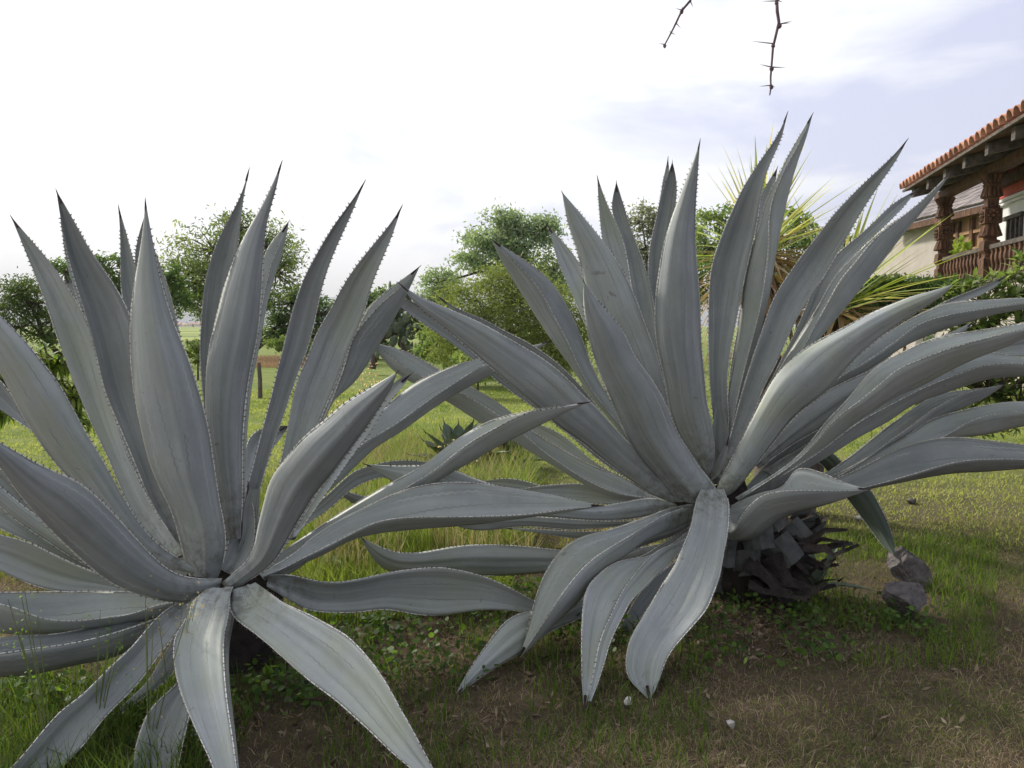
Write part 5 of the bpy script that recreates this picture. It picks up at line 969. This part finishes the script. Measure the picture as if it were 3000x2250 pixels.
# low broadleaf weeds
def weeds(name, label, spots, seed, c0, c1, size=.03, n=11):
    g = np.random.default_rng(seed); C, N_ = [], []
    for (px, py) in spots:
        Y = H*FPX/(py-955.0); b = at(px, py, Y)
        m = n+int(g.integers(0, 8)); e = g.normal(size=(m, 3))*np.array([.06, .05, .0]); e[:, 2] = g.uniform(.015, .10, m); C.append(np.array([b.x, b.y, float(gz(b.x, b.y))])+e)
    C = np.vstack(C); m = len(C); f = np.clip(g.normal(.5, .3, m), 0, 1)
    nr = nrm(g.normal(size=(m, 3))*.55+np.array([0, -.2, 1])); a = nrm(np.cross(nr, g.normal(size=(m, 3)))); b_ = np.cross(nr, a); s = (size*g.uniform(.6, 1.4, m))[:, None]
    ang = np.array([0, .9, 1.9, math.pi, 4.38, 5.38]); rad = np.array([1.1, .85, .75, .9, .75, .85])
    V = np.stack([C+(a*math.cos(t)+b_*math.sin(t))*s*r_*.6 for t, r_ in zip(ang, rad)], 1).reshape(-1, 3); i = np.arange(m)*6
    me = np_mesh(name, V, [np.stack([i, i+1, i+2, i+3], 1), np.stack([i, i+3, i+4, i+5], 1)], False, col=np.repeat(mixc(f, c0, c1), 6, 0))
    tag(new_obj(name, me, None, M['foliage']), label, kind='stuff')
g = np.random.default_rng(77); sp = []
for (cx, cy, sx_, sy_, n) in ((1650,1830,120,60,34), (1730,1900,110,60,26), (1130,1880,140,70,40), (1250,1980,160,60,30), (900,2060,150,70,34), (2150,1830,60,40,14), (2330,1840,60,40,16), (2370,1950,80,50,16), (2600,1850,60,30,12),
                              (140,1960,120,60,26), (60,2080,80,60,24), (350,2120,120,60,26), (1270,1570,120,30,16), (1450,1580,60,25,14), (2250,1700,120,60,24), (720,2100,80,60,14), (1420,1850,120,60,22), (2080,1950,120,80,14), (2700,1870,60,40,8)):
    for _ in range(int(n*.7)): sp.append((cx+g.normal()*sx_*.6, max(1300, cy+g.normal()*sy_*.6)))
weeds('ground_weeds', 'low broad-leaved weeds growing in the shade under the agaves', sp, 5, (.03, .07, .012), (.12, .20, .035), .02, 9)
# flowering weed stalks and seedlings
def stalk(label, px, py, Y, hpx, cols, seed, name='flower_stalk', spread=40, n=60, sz=.012, lean=0):
    g = random.Random(seed); k = Y/FPX; b = at(px, py, Y); b.z = max(0, float(gz(b.x, b.y))); o = thing(name, b, label, 'weed', 'weeds and seed stalks'); mb = MB(); C = []
    for i in range(6):
        t_ = b+Vector((g.gauss(0, spread*k*.45)+lean*k, g.uniform(-.05, .05), hpx*k*g.uniform(.6, 1))); mb.tube([b, (b+t_)/2+Vector((0, 0, .02)), t_], [.0022, .0016, .0008], 4, False)
        for _ in range(n//6): C.append(t_+Vector((g.gauss(0, spread*k*.28), g.gauss(0, .03), g.gauss(-hpx*k*.12, hpx*k*.12))))
    mb.build('stem', M['stalk'], o); C = np.array(C); f = np.random.default_rng(seed).random(len(C))
    V, F, cc = leaves(C, sz, len(C), mixc(f, cols[0], cols[1]), seed, .6); e = new_obj('florets', np_mesh('florets', V, [F], False, col=cc), o, M['foliage']); e['kind'] = 'stuff'
M['stalk'] = simple('green_stalk', (.10, .15, .04), (.2, .24, .08), 20, .7)
PK = ((.55, .30, .22), (.75, .50, .40)); SD = ((.30, .24, .12), (.5, .42, .26)); GN = ((.10, .2, .03), (.25, .36, .08))
stalk('pink flowering weed left of the crossing leaves on the lawn', 1080, 1200, 9.0, 235, PK, 1, n=260, spread=60, sz=.022)
stalk('second smaller pink weed close to the brown leaf tip', 1010, 1240, 8.0, 185, PK, 2, n=170, spread=55, sz=.02)
for i, (px, py, Y, h_, ln, lab) in enumerate(((150, 2120, 2.25, 620, -60, 'tall seeding grass stalk in front of the lowest left leaves'), (430, 2080, 2.3, 560, 30, 'seeding stalk crossing the horizontal left leaves'), (270, 2010, 2.35, 460, 90, 'thin seed stalk between the two left stalks'), (500, 1960, 2.5, 420, 40, 'seed stalk nearest the heart of the left agave'))):
    stalk(lab, px, py, Y, h_, SD if i % 2 else GN, 10+i, 'seed_stalk', spread=70, n=70, sz=.009, lean=ln)
stalk('bright green seedling in the dark gap under the left agave', 785, 2010, 2.75, 70, GN, 20, 'seedling', spread=40, n=16, sz=.045)
stalk('pale leafy weed behind the left agave in the sunlit grass', 950, 1690, 4.1, 50, ((.25, .33, .22), (.4, .48, .36)), 21, 'seedling', spread=40, n=10, sz=.08)
stalk('seeding grass tuft in front of the small green agave', 1320, 1400, 5.6, 200, SD, 22, 'seed_stalk', spread=110, n=90, sz=.02)
# leaf litter
X, Yc, g = scatter(1500, 2.0, 5.0, 61, p=.7)
g2 = np.random.default_rng(9); X = np.concatenate([X, g2.normal(1.05, .38, 1600), g2.normal(-.5, .5, 700)]); Yc = np.concatenate([Yc, g2.normal(3.45, .28, 1600), g2.normal(2.7, .3, 700)])
C = np.stack([X, Yc, gz(X, Yc)+.012], 1)
V, F, cc = leaves(C, .035, len(C), mixc(g.random(len(X))**1.6, (.05, .035, .025), (.34, .27, .2)), 6, .3, up=1.2)
tag(new_obj('leaf_litter', np_mesh('leaf_litter', V, [F], False, col=cc), None, M['dry']), 'dead brown leaf litter scattered on the ground', kind='stuff')
